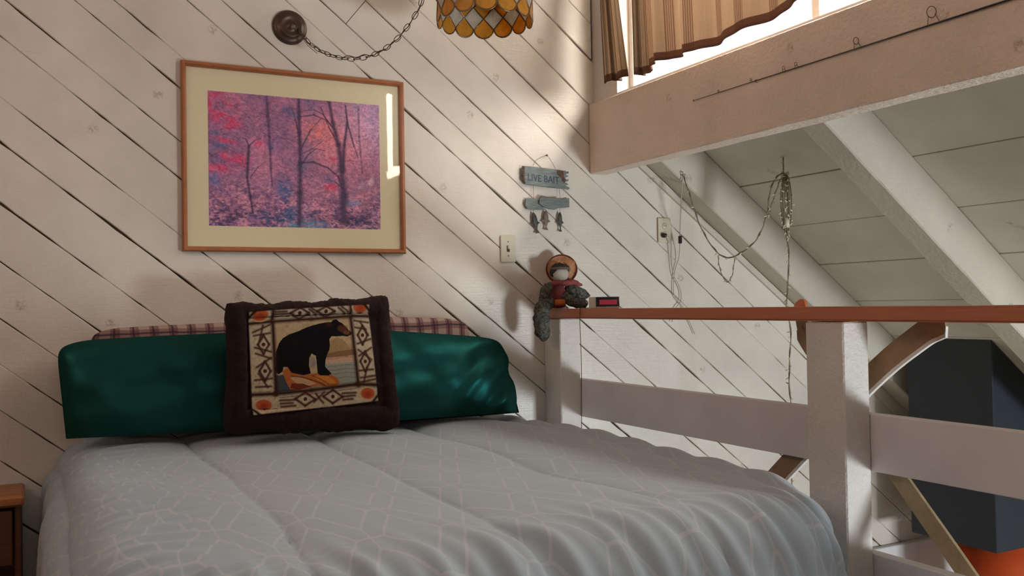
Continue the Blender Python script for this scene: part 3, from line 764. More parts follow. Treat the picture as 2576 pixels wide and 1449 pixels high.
for (xa, ya_), (xb_, yb_) in (((270, 560), (280, 790)), ((700, 600), (715, 780)), ((270, 960), (270, 1020)), ((470, 950), (480, 995)), ((710, 940), (712, 1010))):
    p, q = Z5(xa, ya_), Z5(xb_, yb_)
    tube('string', [(p[0], -0.013, p[1]), (q[0], -0.013, q[1])], 0.0008, M['wire'], sg, seg=5)
M['fishdark'] = plain('dark_green_brown_fish', (0.050, 0.050, 0.040), 0.5, nscale=80, var=0.5)
M['fishbrown'] = plain('brown_fish', (0.16, 0.115, 0.085), 0.5, nscale=80, var=0.4)
def fish(top, bot, wid, mat, lab):
    t = Vector((*top[:1], -0.013, top[1])); b_ = Vector((bot[0], -0.013, bot[1])); d = b_-t; L = d.length; dn = d.normalized(); sd = Vector((dn.z, 0, -dn.x))
    prof = [(0, 0.12), (0.06, 0.45), (0.18, 0.85), (0.35, 1.0), (0.5, 0.92), (0.65, 0.66), (0.78, 0.34), (0.84, 0.25), (0.9, 0.42), (0.97, 0.72), (1.0, 0.8)]
    V = []; Fs = []; k = 10
    for s_, w_ in prof:
        for i in range(k):
            a = 2*math.pi*i/k
            V.append(t+dn*(s_*L)+sd*(math.cos(a)*w_*wid/2)+Vector((0, math.sin(a)*min(w_, 1.05-s_)*wid*0.22+0.0, 0)))
    for r_ in range(len(prof)-1):
        for i in range(k): Fs.append((r_*k+i, r_*k+(i+1) % k, (r_+1)*k+(i+1) % k, (r_+1)*k+i))
    Fs.append(tuple(range(k))[::-1]); Fs.append(tuple((len(prof)-1)*k+i for i in range(k)))
    o = mk('fish', V, Fs, mat, sg, smooth=True, label=lab)
    m_ = t+dn*(L*0.42)
    for s_ in (-1, 1):
        q = [m_+sd*(s_*wid*0.4), m_+sd*(s_*wid*0.85)+dn*0.012, m_+sd*(s_*wid*0.4)+dn*0.016]
        V2 = [p+Vector((0, -0.001, 0)) for p in q]+[p+Vector((0, 0.001, 0)) for p in q]
        mk('fin', V2, [(0, 1, 2), (5, 4, 3), (0, 3, 4, 1), (1, 4, 5, 2), (2, 5, 3, 0)], mat, o)
fish(Z5(270, 1015), Z5(342, 1360), 0.026, M['fishdark'], 'dark fish, the left one')
fish(Z5(478, 990), Z5(485, 1308), 0.026, M['fishbrown'], 'brown fish in the middle')
fish(Z5(712, 1010), Z5(722, 1335), 0.021, M['fishdark'], 'slim dark fish, the right one')

# ================================================================ STRING LIGHTS
M['lcord'] = plain('olive_light_cord', (0.20, 0.165, 0.105), 0.45)
M['clear'] = plain('clear_bulb_caps', (0.62, 0.58, 0.42), 0.15, nstr=0)
M['lwhite'] = plain('pale_cord', (0.42, 0.40, 0.34), 0.4)
h1 = at(1717, 440, 1, -0.128)
h2 = atp(1970, 395, (-MR, 0, 1), KC)
sl_ = thing('string_lights', 'swagged string of small clear lights hung from the sloped ceiling beyond the railing', 'lights', (h2.x, h2.y, h2.z))
def vp(u, v, off=0.0):
    """point above the plane through the two hooks"""
    d = (h2-h1); nn = Vector((d.y, -d.x, 0)).normalized()
    return atp(u, v, nn, nn.dot(h1))+nn*off
def bulbs(path, step, parent, a0=0, mat=None):
    P = resample(path, step); b = bmesh.new()
    for i, p in enumerate(P):
        d = Vector((random.uniform(-1, 1), random.uniform(-0.6, 0.6), random.uniform(-0.8, 0.5))).normalized()
        V, F = tube_data([p, p+d*0.006, p+d*0.013, p+d*0.017], [0.0022, 0.0032, 0.0026, 0.0008], 6)
        vs = [b.verts.new(v) for v in V]
        for f in F: b.faces.new([vs[q] for q in f])
    bmk('bulbs', b, mat or M['clear'], parent, smooth=True, kind='stuff')
def strand(pts, r=0.0022, step=0.05, mat=None, b=True):
    P = smooth_path(pts, 10)
    tube('cord', P, r, mat or M['lcord'], sl_, seg=6)
    tube('cord', [p+Vector((0.003*math.sin(i*0.9), 0.003*math.cos(i*0.9), 0.003)) for i, p in enumerate(P)], r*0.8, mat or M['lcord'], sl_, seg=5)
    if b: bulbs(P, step, sl_)
sw_pts = [vp(1718, 440), vp(1735, 490), vp(1760, 565), vp(1795, 625), vp(1830, 649), vp(1870, 633), vp(1905, 600), vp(1928, 545), vp(1938, 480), vp(1955, 445), vp(1972, 436)]
strand(sw_pts, 0.0024, 0.04)
strand([vp(1806, 644), vp(1812, 680), vp(1828, 710), vp(1842, 692), vp(1848, 650)], 0.0014, 0.03)
strand([vp(1934, 540), vp(1946, 500), vp(1960, 460), vp(1970, 440)], 0.0014, 0.03)
tube('cord', [h2+Vector((0, 0, 0.0)), Vector((h2.x, h2.y, vp(1972, 436).z))], 0.003, M['lcord'], sl_, seg=6)
bulbs([h2, Vector((h2.x, h2.y, vp(1972, 436).z))], 0.02, sl_)
# coiled bundle
for k in range(5):
    a = k*0.7; w_ = 0.020+0.008*math.sin(k*2.1); zt_ = vp(1972, 436).z; zb_ = vp(1983, 590+10*math.sin(k)).z
    pts = []
    for i in range(13):
        t = 2*math.pi*i/12
        pts.append(Vector((h2.x+0.012+math.sin(t)*w_*math.cos(a), h2.y+0.0+math.sin(t)*w_*math.sin(a)*0.6, (zt_+zb_)/2+math.cos(t)*(zt_-zb_)/2)))
    P = smooth_path(pts, 4); tube('cord', P, 0.0024, M['lcord'], sl_, seg=6)
    bulbs(P, 0.035, sl_)
zb_ = vp(1980, 590).z
zl = zb_ - 1.08
pts = [Vector((h2.x+0.012+0.006*math.sin(i*1.3), h2.y+0.004*math.cos(i*1.7), zb_+(zl-zb_)*i/14)) for i in range(15)]
P = smooth_path(pts, 4); tube('cord', P, 0.0022, M['lcord'], sl_, seg=6)
tube('cord', [p+Vector((0.004*math.sin(i*0.7), 0.004*math.cos(i*0.7), 0)) for i, p in enumerate(P)], 0.0018, M['lcord'], sl_, seg=6)
bulbs(P, 0.028, sl_)
lathe('tape_band', [(0, -0.02), (0.012, -0.02), (0.013, 0.02), (0, 0.02)], (h2.x+0.012, h2.y, zb_+0.05), M['clear'], sl_, seg=12)
# hook and power leads
tube('hook', smooth_path([h1+Vector((0, 0.004, 0.012)), h1+Vector((-0.006, -0.008, 0.014)), h1+Vector((-0.006, -0.012, 0.0)), h1+Vector((0.004, -0.010, -0.006)), h1+Vector((0.010, -0.006, 0.004))], 5), 0.002, M['lwhite'], sl_, seg=6)
lead = [at(u, v, 1, y) for u, v, y in ((1717, 440, -0.135), (1714, 500, -0.12), (1711, 570, -0.06), (1709, 640, -0.02), (1700, 672, -0.012), (1695, 700, -0.012), (1695, 738, -0.012), (1704, 755, -0.012), (1716, 770, -0.012), (1730, 800, -0.012), (1748, 840, -0.012))]
tube('cord', smooth_path(lead, 8), 0.0022, M['lwhite'], sl_, seg=6)
lead2 = [at(u, v, 1, y) for u, v, y in ((1674, 592, -0.03), (1684, 597, -0.034), (1689, 620, -0.02), (1688, 650, -0.014), (1694, 690, -0.016), (1706, 715, -0.014), (1713, 735, -0.014), (1712, 758, -0.014), (1700, 775, -0.014), (1690, 810, -0.014))]
tube('cord', smooth_path(lead2, 8), 0.0022, M['lwhite'], sl_, seg=6)
pg = at(1671, 592, 1, -0.02)
lathe('plug', [(0, -0.034), (0.008, -0.032), (0.011, -0.024), (0.011, -0.0115), (0, -0.0115)], (pg.x, 0, pg.z), M['black'], sl_, axis='Y', seg=14, label='black plug')
q = at(1711, 603, 1, -0.05)
box('inline_switch', q.x-0.007, q.x+0.007, -0.058, -0.042, q.z-0.018, q.z+0.018, M['black'], sl_, bev=0.003, label='black inline switch')

# ================================================================ CURTAINS
def curtain_mat():
    t = NT('sheer_tan_striped_curtain'); tc = t.n('ShaderNodeTexCoord'); sp = t.n('ShaderNodeSeparateXYZ'); t.l(tc.outputs['UV'], sp.inputs[0])
    U, V = sp.outputs[0], sp.outputs[1]
    # groups of fine stripes: fine stripes inside a wide band mask; cloth u in metres is U*2.9
    um = t.math('MULTIPLY', U, 2.9)
    grp = t.math('LESS_THAN', t.math('FRACT', t.math('DIVIDE', um, 0.20)), 0.36)
    fine = t.math('LESS_THAN', t.math('FRACT', t.math('DIVIDE', um, 0.0145)), 0.30)
    st = t.math('MULTIPLY', grp, fine)
    nz_ = t.noise(t.coord('Object', (1, 60, 1)), 6, 3)
    base = t.mix(nz_, (0.205, 0.150, 0.098), (0.275, 0.205, 0.138))
    c = t.mix(st, base, (0.075, 0.035, 0.020))
    c = t.mix(t.math('MULTIPLY', grp, 0.35), c, (0.15, 0.085, 0.05))
    hem = t.math('GREATER_THAN', V, 0.962)
    c2 = t.mix(t.math('MULTIPLY', hem, 0.85), c, (0.13, 0.075, 0.055))
    t.done(c2, 0.85, None, 0.2)
    tl = t.n('ShaderNodeBsdfTranslucent'); t.l(c2, tl.inputs[0])
    ms = t.n('ShaderNodeMixShader'); ms.inputs[0].default_value = 0.55
    t.l(t.b.outputs[0], ms.inputs[1]); t.l(tl.outputs[0], ms.inputs[2])
    tp = t.n('ShaderNodeBsdfTransparent')
    m2 = t.n('ShaderNodeMixShader')
    t.l(t.math('MULTIPLY', t.math('SUBTRACT', 1.0, hem), 0.05), m2.inputs[0])
    t.l(ms.outputs[0], m2.inputs[1]); t.l(tp.outputs[0], m2.inputs[2]); t.l(m2.outputs[0], t.out.inputs[0])
    return t.m
M['curtain'] = curtain_mat()
XC = 2.185
def curtain(label, y_top, y_bot, zhem, folds, amp, seed, nx=260, ny=60, ztop=2.84, xoff=0.0):
    def pos(U, V):
        yt = y_top[0]+(y_top[1]-y_top[0])*U; yb = y_bot[0]+(y_bot[1]-y_bot[0])*U
        k = V**1.3
        Y = yt*(1-k)+yb*k
        zh = zhem(U); Z = ztop+(zh-ztop)*V
        ph_ = 2*math.pi*(folds*U+0.35*np.sin(U*9+seed))
        X = XC+xoff+amp*(0.5+0.5*V)*np.sin(ph_)+0.006*np.sin(ph_*2.3+seed)*V
        return X, Y, Z
    o = grid_mesh('curtain', nx, ny, pos, None, M['curtain'])
    sol = o.modifiers.new('s', 'SOLIDIFY'); sol.thickness = 0.0015
    tag(o, label, 'curtain', None)
    return o
curtain('narrow striped tan curtain panel hanging in the window corner', (-0.125, -0.225), (-0.165, -0.345), lambda U: 1.998-0.012*U+0.006*np.sin(U*7), 1.6, 0.014, 1.0, nx=90)
curtain('gathered dark fold of tan curtain beside the corner panel', (-0.345, -0.435), (-0.352, -0.475), lambda U: 1.985+0.008*np.sin(U*6+1), 1.7, 0.020, 2.4, nx=90, xoff=0.016)
curtain('wide striped tan curtain with dark hem over the bright window', (-0.445, -2.47), (-0.482, -2.47), lambda U: 1.987+0.012*np.sin(U*11+2.2)+0.012*np.clip(U*2-0.3, 0, 1), 9.5, 0.020, 0.4, nx=520, xoff=-0.004)
curtain('tan curtain panel past the gap, near end of the side window', (-2.62, -3.5), (-2.60, -3.5), lambda U: 1.99+0.01*np.sin(U*7), 4, 0.018, 3.0, nx=120)
rd = tube('curtain_rod', [(XC, -0.06, 2.86), (XC, -3.6, 2.86)], 0.009, M['bronze'], None, seg=10)
tag(rd, 'dark curtain rod along the top of the side window', 'rod')

# ================================================================ FISHING ROD on the beam
M['rodblack'] = plain('black_rod_blank', (0.012, 0.010, 0.010), 0.3)
ra, rb = at(1745, 253, 0, 2.209), at(2550, -4, 0, 2.209)
rb = ra+(rb-ra)*2.2
fr_ = thing('fishing_rod', 'thin black fishing rod with wire guides lying along the beam', 'fishing rod', (ra.x, ra.y, ra.z))
tube('blank', [ra, ra+(rb-ra)*0.5, rb], [0.0012, 0.0035, 0.0065], M['rodblack'], fr_, seg=8)
tube('tip_top', [ra+Vector((0, 0.004*math.cos(a), 0.004*math.sin(a))) for a in np.linspace(0, 2*math.pi, 10)[:-1]], 0.0008, M['bronze'], fr_, seg=5, closed=True)
dr = (rb-ra).normalized()
for u, sz in ((1808, 0.006), (1890, 0.008), (1972, 0.011), (2003, 0.011), (2155, 0.020), (2345, 0.030)):
    p = at(u, 253-(u-1745)*0.3255, 0, 2.209); p = ra+dr*((p-ra).dot(dr))
    ring = [p+Vector((-0.002, 0, sz*1.15))+Vector((-0.25*sz*0.5*math.sin(a), 0.5*sz*math.cos(a), 0.5*sz*math.sin(a))) for a in np.linspace(0, 2*math.pi, 14)[:-1]]
    g = tube('guide', ring, 0.0011 if sz > 0.012 else 0.0008, M['bronze'], fr_, seg=5, closed=True)
    tube('foot', [p+Vector((0, 0.5*sz, 0.0)), p+Vector((-0.002, 0.35*sz, sz*0.9))], 0.0009, M['bronze'], g, seg=5)
    tube('foot', [p+Vector((0, -0.8*sz, 0.0)), p+Vector((-0.002, -0.35*sz, sz*0.9))], 0.0009, M['bronze'], g, seg=5)
for t_ in (0.12, 0.55, 0.9):
    p = ra+(rb-ra)*t_
    tube('holder', [p+Vector((0.006, 0, 0.004)), p+Vector((-0.004, 0, 0.002)), p+Vector((-0.006, 0, -0.004)), p+Vector((0.006, 0, -0.006))], 0.001, M['bronze'], fr_, seg=5)

# ================================================================ BED
M['comf'] = None
t = NT('grey_blue_trellis_comforter')
tc = t.n('ShaderNodeTexCoord'); sp = t.n('ShaderNodeSeparateXYZ'); t.l(tc.outputs['UV'], sp.inputs[0])
nzv = t.noise(tc.outputs['UV'], 9, 2); nd = t.math('MULTIPLY', t.math('SUBTRACT', nzv, 0.5), 0.012)
sx_ = t.math('ADD', t.math('SUBTRACT', sp.outputs[0], 0.318), nd); sy_ = t.math('ADD', t.math('ADD', sp.outputs[1], 1.557), nd)
ua = t.math('MULTIPLY', sx_, 0.5/0.087); ub = t.math('MULTIPLY', sy_, -0.5/0.205)
pq = [t.math('ADD', ub, ua), t.math('SUBTRACT', ub, ua)]
ab = []
for q in pq:
    f = t.math('FRACT', t.math('ADD', q, 100.5)); ab.append(t.math('ABSOLUTE', t.math('SUBTRACT', f, 0.5)))
H, Wd = 0.155, 0.020
def near(a, b, w_): return t.math('LESS_THAN', t.math('ABSOLUTE', t.math('SUBTRACT', a, b)), w_)
l1 = t.math('MULTIPLY', near(ab[1], H, Wd), t.math('GREATER_THAN', ab[0], H-Wd))
l2 = t.math('MULTIPLY', near(ab[0], H, Wd), t.math('GREATER_THAN', ab[1], H-Wd))
l3 = t.math('MULTIPLY', near(ab[0], ab[1], Wd*1.1), t.math('LESS_THAN', t.math('MAXIMUM', ab[0], ab[1]), H+Wd*0.5))
ln = t.math('MAXIMUM', t.math('MAXIMUM', l1, l2), l3)
fine = t.noise(t.coord('UV', (60, 60, 1)), 8, 3)
bc = t.mix(fine, (0.335, 0.415, 0.465), (0.380, 0.460, 0.510))
lc = t.mix(fine, (0.49, 0.52, 0.54), (0.53, 0.56, 0.58))
c = t.mix(t.math('MULTIPLY', ln, 0.55), bc, lc)
vm = t.coord('UV', (1.0, 5.0, 1.0)); wr = t.noise(vm, 14, 3, 0.5)
M['comf'] = t.done(c, 0.9, t.bump(t.noise(t.coord('UV'), 400, 2), 0.12, 0.0006, t.bump(wr, 0.22, 0.004)), 0.2, **{})
t.b.inputs['Sheen Weight'].default_value = 0.25
M['mattress'] = plain('white_mattress_ticking', (0.55, 0.54, 0.52), 0.9)
M['darkframe'] = plain('dark_bed_frame', (0.03, 0.02, 0.016), 0.6)
bed = thing('bed', 'bed covered by the grey-blue comforter between nightstand and railing', 'bed', (0.93, -1.05, 0))
box('mattress', 0.23, 1.60, -1.78, -0.03, 0.30, 0.54, M['mattress'], bed, bev=0.04)
box('box_spring', 0.24, 1.59, -1.77, -0.03, 0.12, 0.298, M['mattress'], bed, bev=0.02)
for x in (0.27, 1.50):
    for y in (-1.70, -0.2): box('leg', x, x+0.05, y, y+0.05, 0.0, 0.118, M['darkframe'], bed)
BX0, BX1, BY0 = 0.185, 1.70, -1.88      # where the cloth starts to turn over
RB = 0.11
def comf(S, T):
    """cloth coordinates S (across, metres) T (along, metres, negative towards the foot) -> world"""
    rc = 0.36
    qr = np.maximum(S-(BX1-rc), 0); ql = np.maximum((BX0+rc)-S, 0); qx = qr-ql; qy = np.maximum((BY0+rc)-T, 0)
    hyp = np.hypot(qx, qy)+1e-9; ux, uy = qx/hyp, -qy/hyp; d = np.maximum(hyp-rc, 0)
    bx = S-ux*d; by = T-uy*d
    rr = 0.10+0.05*np.clip(-uy, 0, 1)+0.05*np.clip(-ux, 0, 1)
    ang = np.clip(d/rr, 0, math.pi/2); rest = np.maximum(d-rr*math.pi/2, 0)
    out = rr*np.sin(ang); drop = rr*(1-np.cos(ang))+rest
    # hanging folds
    per = S+T*1.0+np.arctan2(uy, ux)*0.35
    fold = np.clip(drop/0.3, 0, 1)*(0.020*np.sin(per*17+1.3*np.sin(per*5))+0.012*np.sin(per*33+2.0))
    fold = fold*np.where(ux < -0.3, 0.4, 1.0)
    out = out+fold*np.clip(drop*6, 0, 1)+0.02*np.clip(rest, 0, 1)
    X = bx+ux*out; Y = by+uy*out; Z = 0.580-drop
    # quilted channels: stitched lines along the bed
    edges = np.array([-0.30, 0.05, 0.455, 0.865, 1.262, 1.66, 2.05]); h = np.zeros_like(S)
    Sw = S+0.012*np.sin(T*3.1+1)+0.006*np.sin(T*9)
    for a, b in zip(edges[:-1], edges[1:]):
        f = np.clip((Sw-a)/(b-a), 0, 1); inside = (Sw >= a) & (Sw < b)
        h = np.where(inside, 0.024*np.power(np.clip(1-np.abs(2*f-1)**4, 0, 1), 0.5), h)
    last = np.clip((np.abs(S-1.262)-0.0)*30, 0, 1)
    h2_ = h
    soft = np.clip(1-np.exp(-((S-1.262)/0.03)**2)*0.0, 0, 1)
    h = h2_*soft
    # broad unevenness and small wrinkles
    lump = 0.006*np.sin(S*5.1+1.7*np.sin(T*2.3))+0.006*np.sin(T*4.7+S*3.3)+0.004*np.sin(S*11+T*7)
    gath = 0.0045*np.exp(-((S-0.20)/0.13)**2)*np.sin(T*2*math.pi/0.062+2.2*np.sin(S*9)+1.5*np.sin(T*6))
    gath += 0.0022*np.exp(-((S-0.15)/0.25)**2)*np.sin(T*2*math.pi/0.036+S*14)
    foot = np.exp(-((T+1.98)/0.18)**2)*(0.007*np.sin(S*2*math.pi/0.115+T*8+np.sin(S*13)*1.2)+0.005*np.sin(S*2*math.pi/0.06+T*15))
    sidew = np.exp(-((S-1.72)/0.10)**2)*0.005*np.sin(T*2*math.pi/0.21)
    bumpz = h+lump+gath+foot+sidew
    nzx, nzy, nzz = ux*np.sin(ang), uy*np.sin(ang), np.cos(ang)
    return X+nzx*bumpz, Y+nzy*bumpz, Z+nzz*bumpz
s0, s1, t0, t1 = BX0-0.62, BX1+0.52, BY0-0.50, -0.012
nS, nT = 430, 420
o = grid_mesh('comforter', nS, nT, lambda U, V: comf(s0+(s1-s0)*U, t1+(t0-t1)*V), None, M['comf'])
uvd = o.data.uv_layers['uv'].data; arr = np.zeros(len(uvd)*2); uvd.foreach_get('uv', arr); arr = arr.reshape(-1, 2)
arr[:, 0] = s0+(s1-s0)*arr[:, 0]; arr[:, 1] = t1+(t0-t1)*arr[:, 1]; uvd.foreach_set('uv', arr.ravel())
# keep the hem just above the floor
cz = np.zeros(len(o.data.vertices)*3); o.data.vertices.foreach_get('co', cz); cz = cz.reshape(-1, 3); cz[:, 2] = np.maximum(cz[:, 2], 0.02); o.data.vertices.foreach_set('co', cz.ravel())
sm = o.modifiers.new('thick', 'SOLIDIFY'); sm.thickness = 0.012; sm.offset = -1
tag(o, 'quilted grey-blue comforter with pale trellis lines covering the bed', 'comforter')

# ---------------------------------------------------------------- pillows
def pillow(name, label, quad, thick, mat, power=0.5, pinch=0.03, wr=0.0, nu=70, nw=44, group=None, tilt_n=None, tail=None, seed=0, parts=True, sag=0.0, rnd=0.0):
    """quad = bottom-left, bottom-right, top-right, top-left in world space; bulges both ways along its normal"""
    BL, BR, TR_, TL = [Vector(q) for q in quad]
    n = ((BR-BL).cross(TL-BL)).normalized()
    if n.y > 0: n = -n
    ctr = (BL+BR)/2
    U, W_ = np.meshgrid(np.linspace(0, 1, nu), np.linspace(0, 1, nw))
    a = 2*U-1; b = 2*W_-1
    P = np.zeros(U.shape+(3,))
    pu = U-pinch*0.5*np.sin(np.pi*2*U)*0; 
    ea = 1-pinch*(1-np.abs(b)**3)*np.abs(a)**6; eb = 1-pinch*1.6*(1-np.abs(a)**3)*np.abs(b)**6
    uu = (a*ea+1)/2; vv = (b*eb+1)/2
    uu = (uu-0.5)*(1-rnd*(b > -0.2)*np.abs(b)**7*np.abs(a)**2)+0.5; vv = (vv-0.5)*(1-rnd*2.2*(b > 0)*np.abs(a)**9*np.abs(b)**2)+0.5
    for k in range(3):
        P[..., k] = (BL[k]*(1-uu)+BR[k]*uu)*(1-vv)+(TL[k]*(1-uu)+TR_[k]*uu)*vv
    P[..., 2] -= sag*np.sin(np.pi*U)*W_
    prof = np.power(np.clip((1-np.abs(a)**3.2)*(1-np.abs(b)**2.6*(1-0.25*(b < 0))), 0, 1), power)
    w1 = wr*(np.sin(a*7+b*3+seed)*0.5+np.sin(b*9-a*4+seed*2)*0.35+np.sin(a*17+b*6+seed)*0.2)*np.clip(prof*2, 0, 1)
    if tail is not None: w1 = w1+tail(a, b)
    T_ = (thick/2)*prof
    F = P+(T_+w1)[..., None]*np.array(tuple(n)); Bk = P-(T_*0.9)[..., None]*np.array(tuple(n))
    Vv = np.concatenate([F.reshape(-1, 3), Bk.reshape(-1, 3)])
    idx = np.arange(nu*nw).reshape(nw, nu)
    f1 = np.stack([idx[:-1, :-1], idx[:-1, 1:], idx[1:, 1:], idx[1:, :-1]], -1).reshape(-1, 4)
    f2 = f1[:, ::-1]+nu*nw
    bm = bmesh.new(); vs = [bm.verts.new(v) for v in Vv]
    for f in np.concatenate([f1, f2]): bm.faces.new([vs[i] for i in f])
    bmesh.ops.remove_doubles(bm, verts=bm.verts, dist=1e-4)
    return bm, P, n, ctr
t = NT('dark_green_satin_pillowcase')
v = t.coord('Object'); n1_ = t.noise(v, 7, 3, 0.5); c = t.mix(n1_, (0.008, 0.026, 0.021), (0.009, 0.034, 0.028))
nb_ = t.bump(n1_, 0.3, 0.01)
M['green'] = t.done(c, 0.8, nb_, 0.0)
gs = t.n('ShaderNodeBsdfGlossy'); gs.inputs['Color'].default_value = (0.08, 0.70, 0.64, 1); gs.inputs['Roughness'].default_value = 0.40; t.l(nb_, gs.inputs['Normal'])
ms = t.n('ShaderNodeMixShader'); ms.inputs[0].default_value = 0.055; t.l(t.b.outputs[0], ms.inputs[1]); t.l(gs.outputs[0], ms.inputs[2]); t.l(ms.outputs[0], t.out.inputs[0])
t = NT('plaid_flannel')
tc = t.n('ShaderNodeTexCoord'); sp = t.n('ShaderNodeSeparateXYZ'); t.l(tc.outputs['Object'], sp.inputs[0])
def band(src, per, wid, ph_): return t.math('LESS_THAN', t.math('FRACT', t.math('ADD', t.math('DIVIDE', src, per), ph_)), wid)
wx_ = t.math('ADD', sp.outputs[0], t.math('MULTIPLY', t.noise(t.coord('Object'), 6, 2), 0.02))
wz_ = t.math('ADD', sp.outputs[2], t.math('MULTIPLY', t.noise(t.coord('Object'), 6, 2), 0.02))
c = t.mix(t.math('MULTIPLY', band(wx_, 0.062, 0.48, 100.1), 0.62), (0.42, 0.32, 0.27), (0.14, 0.035, 0.045))
c = t.mix(t.math('MULTIPLY', band(wz_, 0.062, 0.48, 100.4), 0.55), c, (0.13, 0.035, 0.045))
c = t.mix(t.math('MULTIPLY', band(wx_, 0.062, 0.10, 100.95), 0.8), c, (0.04, 0.03, 0.05))
c = t.mix(t.math('MULTIPLY', band(wz_, 0.062, 0.10, 100.2), 0.8), c, (0.04, 0.03, 0.05))
M['plaid'] = t.done(c, 0.95, t.bump(t.noise(t.coord('Object'), 300, 2), 0.3, 0.001), 0.1)

def put_pillow(name, label, quad, thick, mat, **kw):
    bm, P, n, ctr = pillow(name, label, quad, thick, mat, **kw)
    o = bmk(name, bm, mat, smooth=True); tag(o, label, 'pillow'); return o
yb = -0.052
put_pillow('plaid_pillow', 'burgundy and cream plaid pillow peeking above the left green pillow',
           [(0.17, yb, 0.64), (0.87, yb, 0.64), (0.87, yb+0.004, 1.010), (0.165, yb+0.004, 0.992)], 0.075, M['plaid'], wr=0.004, seed=1, pinch=0.0, rnd=0.05)
put_pillow('plaid_pillow', 'burgundy and cream plaid pillow peeking above the right green pillow',
           [(0.885, yb, 0.64), (1.59, yb, 0.64), (1.585, yb+0.004, 0.995), (0.885, yb+0.004, 1.028)], 0.075, M['plaid'], wr=0.004, seed=4, pinch=0.0, rnd=0.05)
yg = -0.185
def tailL(a, b): return 0.010*np.exp(-((a+0.1)/0.4)**2)*np.sin(b*3+a*5)
def tailR(a, b):
    m = np.clip((a-0.15)/0.85, 0, 1)
    return m*(0.016*np.sin((a*5.0-b*3.2)*2.3)*np.clip(1.1-b, 0, 1)+0.008*np.sin((a*5-b*2)*5.2)*np.clip(0.8-b, 0, 1))
pL = put_pillow('green_pillow', 'dark green pillow propped on the wall at the nightstand side',
           [at(166, 1104, 1, yg-0.02), (0.90, yg-0.02, 0.622), (0.90, yg+0.02, 0.975), at(140, 858, 1, yg+0.02)], 0.17, M['green'], wr=0.006, seed=2, tail=tailL, pinch=0.0, power=0.42, rnd=0.055)
qR = [(0.925, yg-0.03, 0.622), at(1306, 1038, 1, yg-0.03), at(1258, 850, 1, yg+0.03), (0.925, yg+0.03, 0.985)]
pR = put_pillow('green_pillow', 'dark green pillow with teal sheen folds next to the railing', qR, 0.19, M['green'], wr=0.008, seed=5, tail=tailR, pinch=0.0, power=0.40, rnd=0.05)

# ---------------------------------------------------------------- bear cushion
qc = [at(556, 1092, 1, -0.425), at(1014, 1080, 1, -0.425), at(978, 742, 1, -0.325), at(560, 762, 1, -0.325)]
BLc, BRc, TRc, TLc = qc
ncu = ((BRc-BLc).cross(TLc-BLc)).normalized()
if ncu.y > 0: ncu = -ncu
def fur():
    t = NT('dark_brown_plush_fur'); v = t.coord('Object'); n_ = t.noise(v, 160, 4, 0.7); n2_ = t.noise(v, 24, 3)
    c = t.mix(n2_, (0.009, 0.005, 0.0045), (0.028, 0.013, 0.012))
    t.done(c, 0.85, t.bump(n_, 0.9, 0.006, t.bump(n2_, 0.5, 0.01)), 0.1)
    t.b.inputs['Sheen Weight'].default_value = 0.12; t.b.inputs['Sheen Tint'].default_value = (0.5, 0.3, 0.28, 1)
    return t.m
M['fur'] = fur()
cush = thing('cushion', 'dark brown plush cushion printed with a black bear in a patterned border', 'cushion', ((BLc+BRc)/2))
def cpos(uu, vv):
    return [(BLc[k]*(1-uu)+BRc[k]*uu)*(1-vv)+(TLc[k]*(1-uu)+TRc[k]*uu)*vv for k in range(3)]
# print panel corner fractions inside the cushion
def inv(u, v):
    p = atp(u, v, ncu, ncu.dot(BLc)); a_, b_ = 0.5, 0.5
    for _ in range(12):
        q = Vector(cpos(a_, b_)); e = p-q
        du = (Vector(cpos(a_+1e-3, b_))-q)/1e-3; dv = (Vector(cpos(a_, b_+1e-3))-q)/1e-3
        A = np.array([[du.dot(du), du.dot(dv)], [du.dot(dv), dv.dot(dv)]]); r_ = np.array([du.dot(e), dv.dot(e)])
        s_ = np.linalg.solve(A, r_); a_ += s_[0]; b_ += s_[1]
    return a_, b_
pTL, pTR, pBR, pBL = inv(614, 796), inv(911, 778), inv(939, 1016), inv(624, 1054)
def puff(a, b):
    """outward height of the cushion front"""
    dn_ = np.minimum(np.minimum(1+a, 1-a)*0.30, np.minimum(1+b, 1-b)*0.22)    # metres from the edge
    ring = 0.030*np.sqrt(np.clip(1-((dn_-0.034)/0.036)**2, 0, 1))*(dn_ < 0.068)
    core = 0.062*np.power(np.clip((1-a**4)*(1-b**4), 0, 1), 0.5)
    return core*0.9+ring*0.85+0.004
nu, nw = 120, 100
U, W_ = np.meshgrid(np.linspace(0, 1, nu), np.linspace(0, 1, nw)); a = 2*U-1; b = 2*W_-1
eb = 1-0.045*(1-np.abs(a)**2)*np.abs(b)**4*(b > 0); ea = 1-0.05*(1-np.abs(b)**2)*np.abs(a)**5
rs = np.random.default_rng(3)
lump = 0.005*np.sin(a*11+np.sin(b*5)*2)*np.abs(b)**4+0.005*np.sin(b*9+1)*np.abs(a)**4+0.014*(b > 0)*np.abs(a)**10*np.abs(b)**6
P = np.stack(cpos((a*ea*(1-0.045*np.abs(b)**8)+1)/2, (b*eb*(1-0.06*np.abs(a)**8)+1)/2), -1)
P[..., 2] += lump*(np.abs(b) > 0.7)
hf = puff(a, b)+lump*0.6
edge = np.clip(np.minimum(1-np.abs(a), 1-np.abs(b))*14, 0, 1)**0.5
nn_ = np.array(tuple(ncu))
F = P+(hf*edge)[..., None]*nn_; Bk = P-(0.055*np.power(np.clip((1-a**4)*(1-b**4), 0, 1), 0.5)+0.02)[..., None]*edge[..., None]*nn_
bm = bmesh.new(); Vv = np.concatenate([F.reshape(-1, 3), Bk.reshape(-1, 3)])
